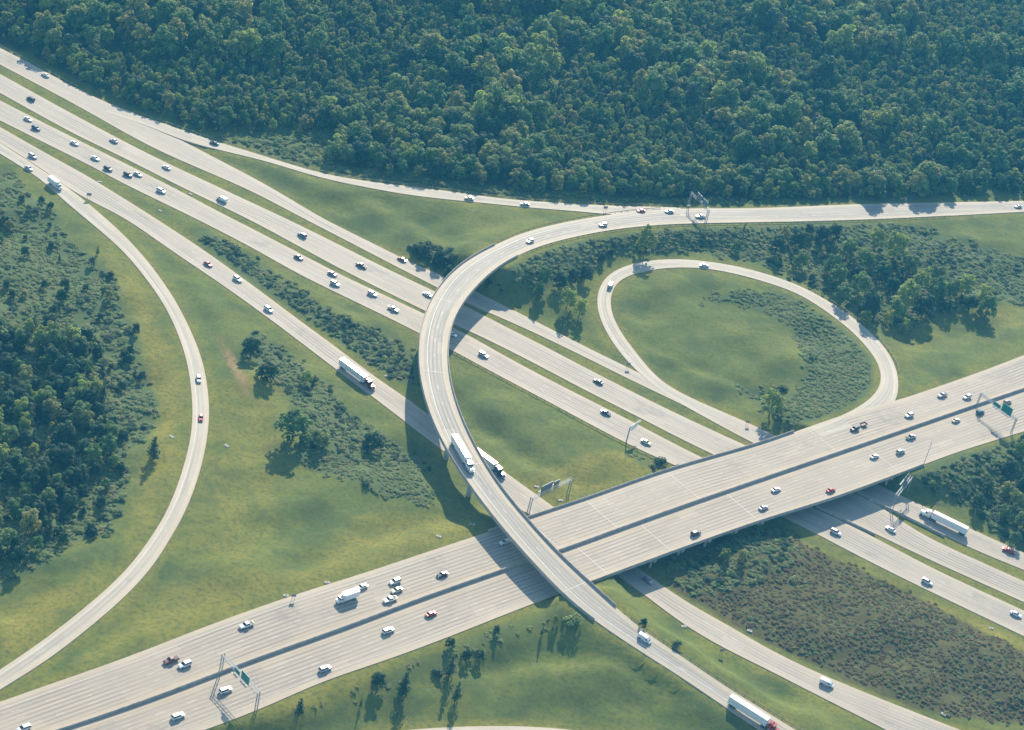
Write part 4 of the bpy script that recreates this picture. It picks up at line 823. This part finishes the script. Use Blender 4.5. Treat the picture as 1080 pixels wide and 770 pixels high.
def mk_van():
    r = empty('van', (0, 0, 0)); body(r, [(-2.75, .92, .45, 1.95), (-2.68, 1.0, .38, 2.12), (-1.5, 1.0, .34, 2.16), (.9, 1.0, .34, 2.14), (1.5, .98, .34, 1.85), (2.1, .96, .36, 1.2), (2.65, .88, .42, .95), (2.72, .8, .48, .85)])
    MB().add([(1.02, -.80, 2.12), (1.02, .80, 2.12), (2.1, .86, 1.26), (2.1, -.86, 1.26)], [(0, 3, 2, 1)]).add([(1.05, -.78, 2.06), (1.05, .78, 2.06), (2.0, .84, 1.22), (2.0, -.84, 1.22)], [(0, 1, 2, 3)]).build('windscreen', M['glass'], r)
    for s_ in (-1, 1): MB().box((.9, s_*.985, 1.55), (.9, .06, .5)).build('side_window', M['glass'], r)
    lamps(r, 2.64, -2.74, .74, .8, 1.0); wheels(r, (-1.65, 1.75), .86, .37); return r
def tractor(r, sleeper=True, x0=0.):
    b_ = MB().box((x0+.4, 0, .85), (6.6, .9, .32)).build('chassis', M['chassis'], r)
    c = MB(); c.box((x0+.55, 0, 2.2), (2.5, 2.4, 2.35), top=.94); c.box((x0+.1, 0, 3.55), (1.5, 2.2, .5), top=.8, topx=.7, shx=-.1); c.build('cab', M['paint'], r)
    hd = MB().box((x0+2.85, 0, 1.45), (2.2, 1.9, 1.25), top=.86, topx=.92); hd.box((x0+2.9, 0, .7), (2.3, 2.3, .5)); hd.build('hood', M['paint'], r)
    MB().add([(x0+1.83, -1.1, 2.15), (x0+1.83, 1.1, 2.15), (x0+1.72, 1.04, 3.15), (x0+1.72, -1.04, 3.15)], [(0, 1, 2, 3)]).build('windscreen', M['glass'], r)
    for s_ in (-1, 1):
        MB().box((x0+1.1, s_*1.2, 2.6), (.8, .06, .6)).build('side_window', M['glass'], r); MB().tube((x0-.2, s_*1.05, .75), (x0+1.1, s_*1.05, .75), .32, n=10).build('fuel_tank', M['steel'], r)
        MB().tube((x0-.85, s_*1.0, 1.2), (x0-.85, s_*1.0, 3.7), .09, n=8).build('exhaust_stack', M['steel'], r)
        MB().box((x0+3.95, s_*.85, 1.15), (.1, .35, .3)).build('headlight', M['headlamp'], r)
    MB().box((x0+4.05, 0, .65), (.2, 2.35, .4)).build('bumper', M['steel'], r)
    wheels(r, (x0+3.0,), 1.02, .52, .3); wheels(r, (x0-1.4, x0-2.7), .96, .52, .55)
def mk_semi(roof='trailer'):
    r = empty('semi_truck', (0, 0, 0)); tractor(r, x0=6.7)
    t = MB().box((-2.75, 0, 2.66), (16.15, 2.6, 2.86)).build('trailer', M['trailer'], r)
    MB().box((-2.75, 0, 4.115), (16.0, 2.46, .045)).build('roof_panel', M[roof], t)
    MB().box((-10.85, 0, 2.6), (.05, 2.3, 2.6)).build('rear_doors', M['trailer'], t)
    mb = MB()
    for k in range(27):
        for s_ in (-1, 1): mb.box((-10.4+k*.6, s_*1.307, 2.7), (.05, .03, 2.7))
    mb.build('side_ribs', M['signback'], t); MB().box((-2.75, 0, 1.16), (16.0, 1.1, .18)).build('underframe', M['chassis'], t)
    MB().box((-10.7, 0, .62), (.12, 2.3, .14)).build('rear_guard', M['steel'], t)
    for s_ in (-1, 1): MB().box((-10.86, s_*1.1, 1.3), (.06, .25, .14)).build('taillight', M['taillamp'], t)
    wheels(r, (-8.2, -9.5), .96, .52, .55); MB().box((3.4, 0, .9), (.2, 1.3, 1.1)).build('landing_gear', M['chassis'], r)
    return r
def mk_box():
    r = empty('box_truck', (0, 0, 0)); MB().box((-.2, 0, .75), (8.6, .9, .25)).build('chassis', M['chassis'], r)
    c = MB().box((2.75, 0, 1.75), (1.7, 2.15, 1.75), top=.92, topx=.9); c.box((4.0, 0, 1.2), (1.3, 1.9, .95), top=.86, topx=.88); c.build('cab', M['paint'], r)
    MB().add([(3.66, -.98, 1.85), (3.66, .98, 1.85), (3.55, .94, 2.5), (3.55, -.94, 2.5)], [(0, 1, 2, 3)]).build('windscreen', M['glass'], r)
    for s_ in (-1, 1): MB().box((3.0, s_*1.06, 2.1), (.8, .06, .5)).build('side_window', M['glass'], r)
    b_ = MB().box((-1.35, 0, 2.3), (6.5, 2.5, 2.5)).build('cargo_box', M['trailer'], r); MB().box((-1.35, 0, 3.57), (6.4, 2.4, .05)).build('roof_panel', M['trailer'], b_); MB().box((2.15, 0, 3.2), (.6, 2.0, .7), top=.8).build('fairing', M['trailer'], r)
    lamps(r, 4.62, -4.6, .85, 1.1, 1.0); wheels(r, (3.6,), .92, .45, .28); wheels(r, (-2.7,), .9, .45, .5); return r
def mk_trailer():
    r = empty('utility_trailer', (0, 0, 0)); MB().box((0, 0, .65), (3.2, 1.9, .22)).box((0, .93, .95), (3.2, .05, .4)).box((0, -.93, .95), (3.2, .05, .4)).box((-1.58, 0, .95), (.05, 1.9, .4)).build('bed', M['paint'], r)
    MB().tube((1.5, .6, .6), (2.6, 0, .55), .05).tube((1.5, -.6, .6), (2.6, 0, .55), .05).build('drawbar', M['chassis'], r); wheels(r, (-.2,), 1.02, .32); return r
PROTO = {}; MKV = dict(car=mk_sedan, suv=mk_suv, pickup=mk_pickup, van=mk_van, semi=mk_semi, tanksemi=lambda: mk_semi('trailerroof'), box=mk_box, trailer=mk_trailer)
PC = dict(white=(.80, .80, .78), silver=(.48, .50, .52), grey=(.20, .21, .23), dark=(.025, .03, .045), blue=(.03, .07, .16), red=(.36, .03, .03), maroon=(.16, .025, .025), teal=(.02, .12, .15), cream=(.72, .66, .46), beige=(.45, .38, .27), brown=(.10, .06, .04))
CATV = dict(car='car', suv='suv', pickup='pickup truck', van='van', semi='semi truck', tanksemi='semi truck', box='box truck', trailer='trailer')
TRAV = dict(S1=-1, S2=-1, S3=1, S4=1, CU=-1, CL=1, RL=1, R1=-1, FLY=1, LOOP=1)
def vehicle(kind, x, y, rn, colr, label, up=.8, nudge=0.):
    rd = ROADS[rn]; z = 0.
    for _ in range(4):
        q = bp(x, y, z+up); i = int(np.argmin(((rd['C'][:, :2]-q[:2])**2).sum(1))); z = rd['C'][i, 2]+rd['dz']
    i = min(max(i, 1), len(rd['C'])-2); t = (rd['C'][i+1]-rd['C'][i-1])*TRAV[rn]; fresh = kind not in PROTO
    if fresh: PROTO[kind] = MKV[kind](); r = PROTO[kind]
    else: r = copy_tree(PROTO[kind])
    sl = math.atan2(t[2], math.hypot(t[0], t[1])); r.rotation_euler = (0, -sl, math.atan2(t[1], t[0])+nudge); r.location = (q[0], q[1], z+.03)
    for o in r.children:
        if o.data.materials[0] == M['paint']: o.color = (*PC[colr], 1)
    tag(r, label, CATV[kind], 'vehicles driving on the interchange'); return r
V_ = [
('car', 47.8, 78.7, 'S1', 'white', 'white car alone on the uppermost freeway lanes under the forest corner'),
('suv', 32.5, 104, 'S2', 'dark', 'big dark blue suv near the top left corner, on the second roadway down'),
('car', 29.6, 125.2, 'S3', 'white', 'white car next to a dark suv, leftmost on the third roadway down'),
('suv', 38, 135, 'S3', 'blue', 'dark suv just behind the leftmost white car on the third roadway down'),
('car', 78.7, 150.6, 'S3', 'white', 'white car alone on the third roadway, left of the group of four'),
('car', 120, 148, 'S2', 'silver', 'silver car on the second roadway above the group of four'),
('car', 100.5, 166.5, 'S3', 'white', 'white car first in the string entering the group at the upper left'),
('suv', 114, 177.7, 'S3', 'dark', 'dark suv in the near lane left of the side by side pair'),
('suv', 135, 184, 'S3', 'dark', 'dark suv in the near lane of the side by side pair'),
('car', 145.5, 183.4, 'S3', 'silver', 'silver car in the far lane of the side by side pair'),
('car', 175.6, 176, 'S2', 'white', 'white car on the second roadway, right of the silver one'),
('suv', 170, 201, 'S3', 'white', 'white suv on the third roadway just past the side by side pair'),
('suv', 34.5, 164.4, 'S4', 'silver', 'blue grey suv in the far lane of the lower collector road at the left edge'),
('car', 30.4, 177, 'S4', 'silver', 'silver car at the outer edge of the collector road behind the white box truck'),
('car', 226, 150.6, 'R1', 'dark', 'dark car on the thin long ramp right after it leaves the freeway'),
('van', 234, 210, 'S2', 'white', 'long white van on the second roadway above the red car'),
('car', 219.5, 278, 'S4', 'red', 'red car on the lower collector road'),
('suv', 250.6, 294, 'S4', 'white', 'white suv following right behind the red car'),
('suv', 283.4, 326, 'S4', 'white', 'white suv halfway between the red car and the big glinting truck'),
('suv', 318.7, 247.7, 'S2', 'grey', 'dark grey suv on the second roadway, middle of the straight'),
('car', 315, 271, 'S3', 'dark', 'dark car on the third roadway, middle of the straight'),
('car', 350.6, 288.4, 'S3', 'grey', 'grey car in the far lane of the pair on the third roadway'),
('suv', 353.5, 299, 'S3', 'silver', 'silver suv in the near lane of the pair on the third roadway'),
('pickup', 381, 279.6, 'S2', 'dark', 'black pickup on the second roadway above the white suv'),
('suv', 393, 309.5, 'S3', 'white', 'white suv on the third roadway between the grey pair and the silver pickup'),
('pickup', 415, 325.6, 'S3', 'silver', 'large silver pickup on the third roadway nearest the flyover'),
('car', 424, 273, 'S1', 'maroon', 'dark maroon car on the uppermost lanes before the flyover thicket'),
('car', 451, 310, 'S2', 'white', 'white car about to pass under the flyover on the second roadway'),
('car', 495, 208.7, 'R1', 'cream', 'yellowish car on the long ramp below the forest'),
('suv', 510, 374, 'S3', 'silver', 'silver suv on the third roadway just beyond the flyover'),
('car', 477, 352, 'S3', 'white', 'white car half hidden in the shadow of the flyover'),
('car', 553.8, 214.7, 'R1', 'silver', 'silver car on the long ramp nearest to the merge point'),
('suv', 559, 254, 'FLY', 'white', 'white suv entering the bend of the flyover'),
('suv', 636, 236.8, 'FLY', 'white', 'white suv beside the pointed grass tip where the road splits'),
('car', 676, 222, 'R1', 'red', 'red car in the far lanes left of the road gantry'),
('car', 706, 222.7, 'R1', 'silver', 'silver car in the far lanes between the red car and the gantry'),
('pickup', 739, 228, 'FLY', 'white', 'white pickup passing beneath the road gantry by the forest'),
('van', 644, 300.4, 'LOOP', 'silver', 'silver van climbing the left side of the loop ramp'),
('car', 742.9, 279.5, 'LOOP', 'white', 'white car on the top of the loop ramp'),
('car', 1074, 217.5, 'FLY', 'silver', 'silver car at the right edge of the road along the forest'),
('suv', 209.6, 399.5, 'RL', 'white', 'white suv on the curving left ramp ahead of a red car'),
('car', 212, 440, 'RL', 'red', 'red car on the curving left ramp'),
('car', 532.7, 571, 'CU', 'white', 'white car in deep shade beneath the flyover on the crossing freeway'),
('car', 631, 402, 'S2', 'dark', 'dark car on the second roadway below the loop entrance'),
('car', 639, 435, 'S3', 'dark', 'dark car on the third roadway left of the cantilever sign'),
('car', 681.6, 466, 'S3', 'cream', 'cream topped car just past the cantilever sign'),
('suv', 734, 562, 'CL', 'dark', 'black suv alone on the lower carriageway of the overpass'),
('suv', 901.5, 452, 'CU', 'dark', 'dark suv towing a trailer where the loop ramp joins the overpass'),
('suv', 959, 437.7, 'CU', 'white', 'white suv right of the one towing a trailer'),
('pickup', 994, 416.5, 'CU', 'silver', 'silver pickup in the outer lane of the upper carriageway at the right'),
('suv', 1020, 418.4, 'CU', 'white', 'large white suv left of the gantry with green signs'),
('suv', 1062.6, 423.6, 'CL', 'beige', 'beige suv right above the green sign panels'),
('suv', 1034, 434.5, 'CL', 'teal', 'dark teal suv at the gantry post in the median'),
('car', 1008.6, 443, 'CL', 'cream', 'cream car in the inner lane left of the gantry'),
('pickup', 961, 460.5, 'CL', 'silver', 'light blue grey pickup left of the cream car'),
('suv', 950, 476, 'CL', 'silver', 'silver suv near the tall light pole'),
('car', 922.6, 481, 'CL', 'white', 'white car at the right end of the overpass, left of the silver suv'),
('car', 818.7, 516, 'CL', 'white', 'white car in the middle of the overpass lower carriageway'),
('car', 876.4, 516.5, 'CL', 'red', 'red car on the lower carriageway of the overpass'),
('car', 805.5, 535, 'CL', 'silver', 'silver car near the lower parapet of the overpass'),
('suv', 881.6, 561, 'S3', 'white', 'white suv coming out of the overpass shadow below'),
('car', 939.5, 558, 'S2', 'white', 'white car beneath the gantry below the overpass'),
('pickup', 1064, 580.5, 'S1', 'red', 'red pickup at the right edge behind the white semi truck'),
('suv', 978, 613.4, 'S3', 'white', 'white suv on the nearest freeway lanes at the lower right'),
('car', 1071.7, 647.4, 'S3', 'white', 'white car at the right edge on the nearest freeway lanes'),
('van', 872, 720.5, 'S4', 'white', 'white van on the ramp below the brown slope'),
('pickup', 180.5, 696, 'CU', 'maroon', 'dark red pickup on the crossing freeway at the lower left'),
('suv', 195, 700.6, 'CU', 'white', 'white suv right behind the dark red pickup'),
('pickup', 260, 659, 'CU', 'white', 'white pickup in the outer lane between the dark red pickup and the box truck'),
('suv', 238, 727.6, 'CL', 'white', 'white suv beside the gantry at the lower left'),
('suv', 188, 755, 'CL', 'white', 'white suv at the bottom left of the lower carriageway'),
('suv', 25, 768, 'CU', 'white', 'white suv cut off by the bottom left edge'),
('car', 381.6, 618.6, 'CU', 'white', 'white car following close behind the white box truck'),
('suv', 416.6, 613, 'CU', 'white', 'white suv at the outer side of the group of three'),
('car', 418.5, 622, 'CU', 'cream', 'cream car in the middle of the group of three'),
('pickup', 411.4, 632, 'CU', 'white', 'white pickup at the inner side of the group of three'),
('car', 466.5, 605.6, 'CU', 'dark', 'dark car before the shadow of the flyover, right of the group of three'),
('car', 454.8, 647, 'CL', 'red', 'red car on the lower carriageway left of the flyover'),
('suv', 409.6, 664.8, 'CL', 'white', 'white suv on the lower carriageway below the group of three'),
('suv', 343, 705, 'CL', 'silver', 'silver suv in the outer lane near the bottom grass bank'),
('car', 683, 611.6, 'S4', 'grey', 'grey car just inside the overpass shadow on the ramp below'),
('van', 679.7, 673.5, 'FLY', 'white', 'white van on the end of the flyover ramp next to a dark little tree')]
for k, x, y, rn, c, lb in V_: vehicle(k, x, y, rn, c, lb)
vehicle('trailer', 910.8, 448, 'CU', 'brown', 'low brown trailer pulled by the dark suv at the loop merge', .5)
vehicle('box', 58.2, 193.3, 'RL', 'white', 'white box truck taking the left ramp at the upper left', 1.8)
vehicle('box', 366.5, 629, 'CU', 'white', 'white box truck on the crossing freeway with a long shadow', 1.8)
g_ = vehicle('tanksemi', 377, 394.5, 'S4', 'maroon', 'semi truck with a blinding sunlit trailer roof on the collector road', 2.2)
vehicle('semi', 488.5, 478.5, 'FLY', 'white', 'all white semi truck crossing the tall flyover', 2.2)
vehicle('semi', 513, 486, 'S4', 'blue', 'dark blue semi truck with white trailer emerging from under the flyover', 2.2)
vehicle('semi', 995.5, 549, 'S1', 'white', 'white semi truck right of the overpass beside the scrub bank', 2.2)
vehicle('semi', 796, 754, 'FLY', 'red', 'red semi truck with white trailer at the bottom edge on the ramp', 2.2)

# ------------------------------------------------------------------ gantries, signs, poles, inlets
def lattice(mb, a, b_, s=.55, n=10):
    a, b_ = Vector(a), Vector(b_); d = (b_-a).normalized(); side = d.cross(Vector((0, 0, 1))).normalized()*s; upv = Vector((0, 0, s*1.6)); cs = [side*0, side*2, side*2+upv, upv]
    for c in cs: mb.tube(a+c, b_+c, .09, n=5)
    for k in range(n):
        p0 = a+(b_-a)*(k/n); p1 = a+(b_-a)*((k+1)/n)
        for i in range(4): mb.tube(p0+cs[i], p1+cs[(i+1) % 4], .045, n=4)
def gantry(px, rn, across, H, label, panels, face, ext0=0., post2=True, both=True):
    """post foot at photo point px; spans 'across' metres towards side (+ = towards R edge)"""
    rd = ROADS[rn]; q = bp(*px, rd['C'][len(rd['C'])//2][2]); i = int(np.argmin(((rd['C'][:, :2]-q[:2])**2).sum(1))); z = rd['C'][i, 2]; q = bp(*px, z)
    t = rd['C'][i+1]-rd['C'][i-1]; t[2] = 0; t /= np.linalg.norm(t); d = (rd['R']-rd['L'])[i]; d[2] = 0; d = d-t*(d@t); d /= np.linalg.norm(d)
    if across < 0: d = -d
    A = abs(across); root = empty('sign_gantry', (q[0], q[1], z), math.atan2(d[1], d[0])); tag(root, label, 'sign gantry', 'steel sign gantries over the roads')
    side = Vector((0, 0, 1)).cross(Vector((1, 0, 0)))
    for k, x in enumerate((0, A) if post2 else (0,)):
        pz = 0
        if x: g = float(gz(q[0]+d[0]*A, q[1]+d[1]*A)); pz = min(0, g-z)-.3
        for s_ in (-.55, .55):
            MB().tube((x, s_, pz-.3), (x, s_*.9, H+.9), .17, n=8).build('post', M['steel'], root)
        mb = MB()
        for j in range(5): mb.tube((x, -.55, j*H/5), (x, .55, (j+1)*H/5), .05, n=4)
        mb.build('brace', M['steel'], root)
        MB().box((x, 0, pz-.05), (1.1, 2.1, .5)).build('footing', M['concrete'], root)
    mb = MB(); lattice(mb, (ext0, .55, H-.3), (A, .55, H-.3), .55, max(6, int(A/1.8))); mb.build('truss', M['steel'], root)
    for x0, wd, ht, zb in panels:
        y = face*.95; b2 = MB().box((x0+wd/2, y, H+zb+ht/2), (wd, .08, ht)).build('sign_panel', M['signgreen'], root)
        MB().box((x0+wd/2, y-face*.07, H+zb+ht/2), (wd*.99, .04, ht*.99)).build('panel_back', M['signback'], b2)
        f = MB(); e = .10
        for (cx, cz, sx, sz_) in ((x0+wd/2, H+zb+e/2, wd, e), (x0+wd/2, H+zb+ht-e/2, wd, e), (x0+e/2, H+zb+ht/2, e, ht), (x0+wd-e/2, H+zb+ht/2, e, ht)): f.box((cx, y+face*.055, cz), (sx, .02, sz_))
        f.build('panel_border', M['signwhite'], b2)
        mb = MB()
        for k in range(int(wd//1.2)): mb.tube((x0+.6+k*1.2, face*.6, H+zb+.3), (x0+.6+k*1.2, face*1.9, H+zb-.25), .04, n=4)
        mb.box((x0+wd/2, face*1.9, H+zb-.28), (wd, .45, .06)); mb.build('light_catwalk', M['steel'], b2)
    return root
# face = +1 / -1 picks the side of the truss the drivers see
def facing(rn):   # local +y of the gantry frame is z cross d ; drivers come from -travel
    return None
gantry((232.5, 709), 'CL', 21.5, 7.6, 'sign gantry with two green panels over the crossing freeway at the lower left', [(8.2, 3.2, 1.9, .1), (12.2, 4.6, 3.6, .1)], -1)
gantry((1029.5, 429), 'CL', 22., 7., 'sign gantry with bright green panels at the right edge', [(8.2, 4.4, 2., .1), (13.2, 6., 4.2, .1)], -1)
gantry((725.7, 217), 'FLY', 19., 7.4, 'sign gantry seen from behind over the road along the forest', [(4., 5, 3., .1), (10., 5.5, 3., .1)], 1)
gantry((939.5, 539), 'S1', -19., 8., 'sign gantry below the overpass spanning the roadway near the white semi truck', [(10., 6., 3.6, .1)], 1)
gantry((557, 541), 'S4', -25., 7., 'sign gantry with dark panels over the collector road left of the overpass', [(6.5, 7., 3., .1), (14.5, 3.4, 2.2, .1)], 1)
# cantilever sign near the overpass
q = on_ground(660.5, 466); rd = ROADS['S3']; i = int(np.argmin(((rd['C'][:, :2]-np.array(q[:2]))**2).sum(1))); d = (rd['L']-rd['R'])[i]; r = empty('cantilever_sign', q, math.atan2(d[1], d[0])); tag(r, 'single post cantilever sign over the freeway edge before the overpass', 'road sign')
MB().tube((0, 0, -.5), (0, 0, 8.4), .30, .24, 10).build('post', M['steel'], r); mb = MB(); lattice(mb, (-.2, .3, 6.6), (9.8, .3, 6.6), .3, 7); mb.build('arm', M['steel'], r)
p_ = MB().box((3.4, -.55, 7.1), (5.6, .1, 3.0)).build('sign_panel', M['signwhite'], r); MB().box((3.4, -.48, 7.1), (5.5, .03, 2.9)).build('panel_face', M['signgreen'], p_); MB().box((0, 0, -.2), (1.4, 1.4, .5)).build('footing', M['concrete'], r)  # panel coloured white in place of sun reflecting off its aluminium back
# light pole
q = bp(974, 490, 7.); r = empty('light_pole', (q[0], q[1], 7.0)); tag(r, 'tall slim light pole on the lower edge of the crossing freeway', 'light pole')
MB().tube((0, 0, -3), (0, 0, 12.5), .16, .09, 8).build('pole', M['steel'], r); MB().tube((0, 0, 12.3), (-.6, 2.4, 12.9), .06).build('arm', M['steel'], r); MB().box((-.65, 2.6, 12.88), (.35, .8, .14)).build('lamp_head', M['steel'], r); MB().box((0, 0, -1.2), (.9, .9, 2.4)).build('base', M['signwhite'], r)
for x, y, s, lb in ((637.5, 223.8, 1, 'exit sign post on the grass tip where the ramp leaves the flyover road'), (93.5, 210.5, 1, 'exit sign post at the grass tip of the left ramp'), (661.5, 388.5, .9, 'exit sign post at the pointed island of the loop ramp'), (787.5, 449, .8, 'small sign post beside the loop merge before the overpass'), (309, 633, .8, 'small sign post on the verge left of the white box truck'), (760, 690.5, .8, 'small sign post on the bank between the two bottom right ramps'), (987, 537, 1., 'small pale sign on a post above the white semi truck')):
    q = on_ground(x, y); r = empty('road_sign', q, R(20)); tag(r, lb, 'road sign'); s *= 1.1
    for u_ in (-.5, .5): MB().tube((u_*s, 0, -.3), (u_*s, 0, 3.2*s), .07, n=6).build('post', M['wood'], r)
    b2 = MB().box((0, -.1, 2.6*s), (2.0*s, .06, 1.3*s)).build('sign_panel', M['signback'], r)
for x, y, lb in ((181, 461, 'in the yellow verge left of the curving ramp'), (239, 470.5, 'in the meadow right of the curving ramp'), (408, 397, 'between the glinting truck and the flyover'), (462.6, 566, 'at the meadow edge above the crossing freeway'), (498, 553, 'in the flyover shadow'), (105, 192, 'in the median above the left ramp split'), (169, 222.5, 'in the median below the third roadway'), (201, 205, 'in the narrow median at the upper left'), (566, 513.6, 'in the grass left of the dark panel gantry'), (301.6, 628.5, 'on the verge above the white pickup'), (345, 614.6, 'on the verge above the white box truck'), (721, 661, 'between the two bottom right ramps'), (790.5, 665.5, 'on the verge at the foot of the brown slope'), (1045, 663, 'in the grass below the right freeway lanes'), (995, 753.5, 'at the bottom right foot of the brown slope'), (963, 238.5, 'in the grass below the road along the forest'), (591, 528, 'by the dark panel gantry at the overpass')):
    q = on_ground(x, y); r = empty('drain_inlet', q, RG.uniform(-.6, .6)); tag(r, 'pale concrete drain inlet '+lb, 'drain inlet')
    MB().box((0, 0, .08), (2.1, 1.2, .45), top=.96).build('slab', M['concrete'], r); MB().box((0, 0, .32), (.9, .5, .04)).build('grate', M['chassis'], r)
# ------------------------------------------------------------------ light, sky, air
SUN_AZ, SUN_EL = -1.0, 31.5
sd = bpy.data.lights.new('sun', 'SUN'); sd.energy = 4.9; sd.angle = R(.5); sd.color = (1., .88, .70)
so = bpy.data.objects.new('sun', sd); COL.objects.link(so)
a_, e_ = R(SUN_AZ), R(SUN_EL); sv = Vector((math.sin(a_)*math.cos(e_), math.cos(a_)*math.cos(e_), math.sin(e_)))
so.rotation_euler = sv.to_track_quat('Z', 'Y').to_euler(); so.location = (0, 0, 900)
w = bpy.data.worlds.new('World'); scene.world = w; w.use_nodes = True; nt = w.node_tree
sky = nt.nodes.new('ShaderNodeTexSky'); sky.sky_type = 'NISHITA'; sky.sun_disc = False; sky.sun_elevation = e_; sky.sun_rotation = a_; sky.air_density = 1.3; sky.dust_density = .6; sky.ozone_density = 2.
nt.links.new(sky.outputs[0], nt.nodes['Background'].inputs[0]); nt.nodes['Background'].inputs[1].default_value = .13
HAZE = True
if HAZE:
    mb = MB().box((0, 500, (470-12)/2), (8600, 9600, 470+12))
    m = bpy.data.materials.new('haze_air'); m.use_nodes = True; nt = m.node_tree; nt.nodes.remove(nt.nodes['Principled BSDF'])
    pv = nt.nodes.new('ShaderNodeVolumePrincipled'); pv.inputs['Color'].default_value = (.09, .52, .92, 1); pv.inputs['Density'].default_value = .000125; pv.inputs['Anisotropy'].default_value = .0
    nt.links.new(pv.outputs[0], nt.nodes['Material Output'].inputs['Volume'])
    hz = mb.build('haze', m); tag(hz, 'thin blue air haze over the whole interchange', 'haze', kind='stuff')
vs = scene.view_settings; vs.view_transform = 'Standard'; vs.look = 'None'; vs.gamma = 1; vs.exposure = 0.84; vs.use_curve_mapping = False
scene.render.engine = 'CYCLES'
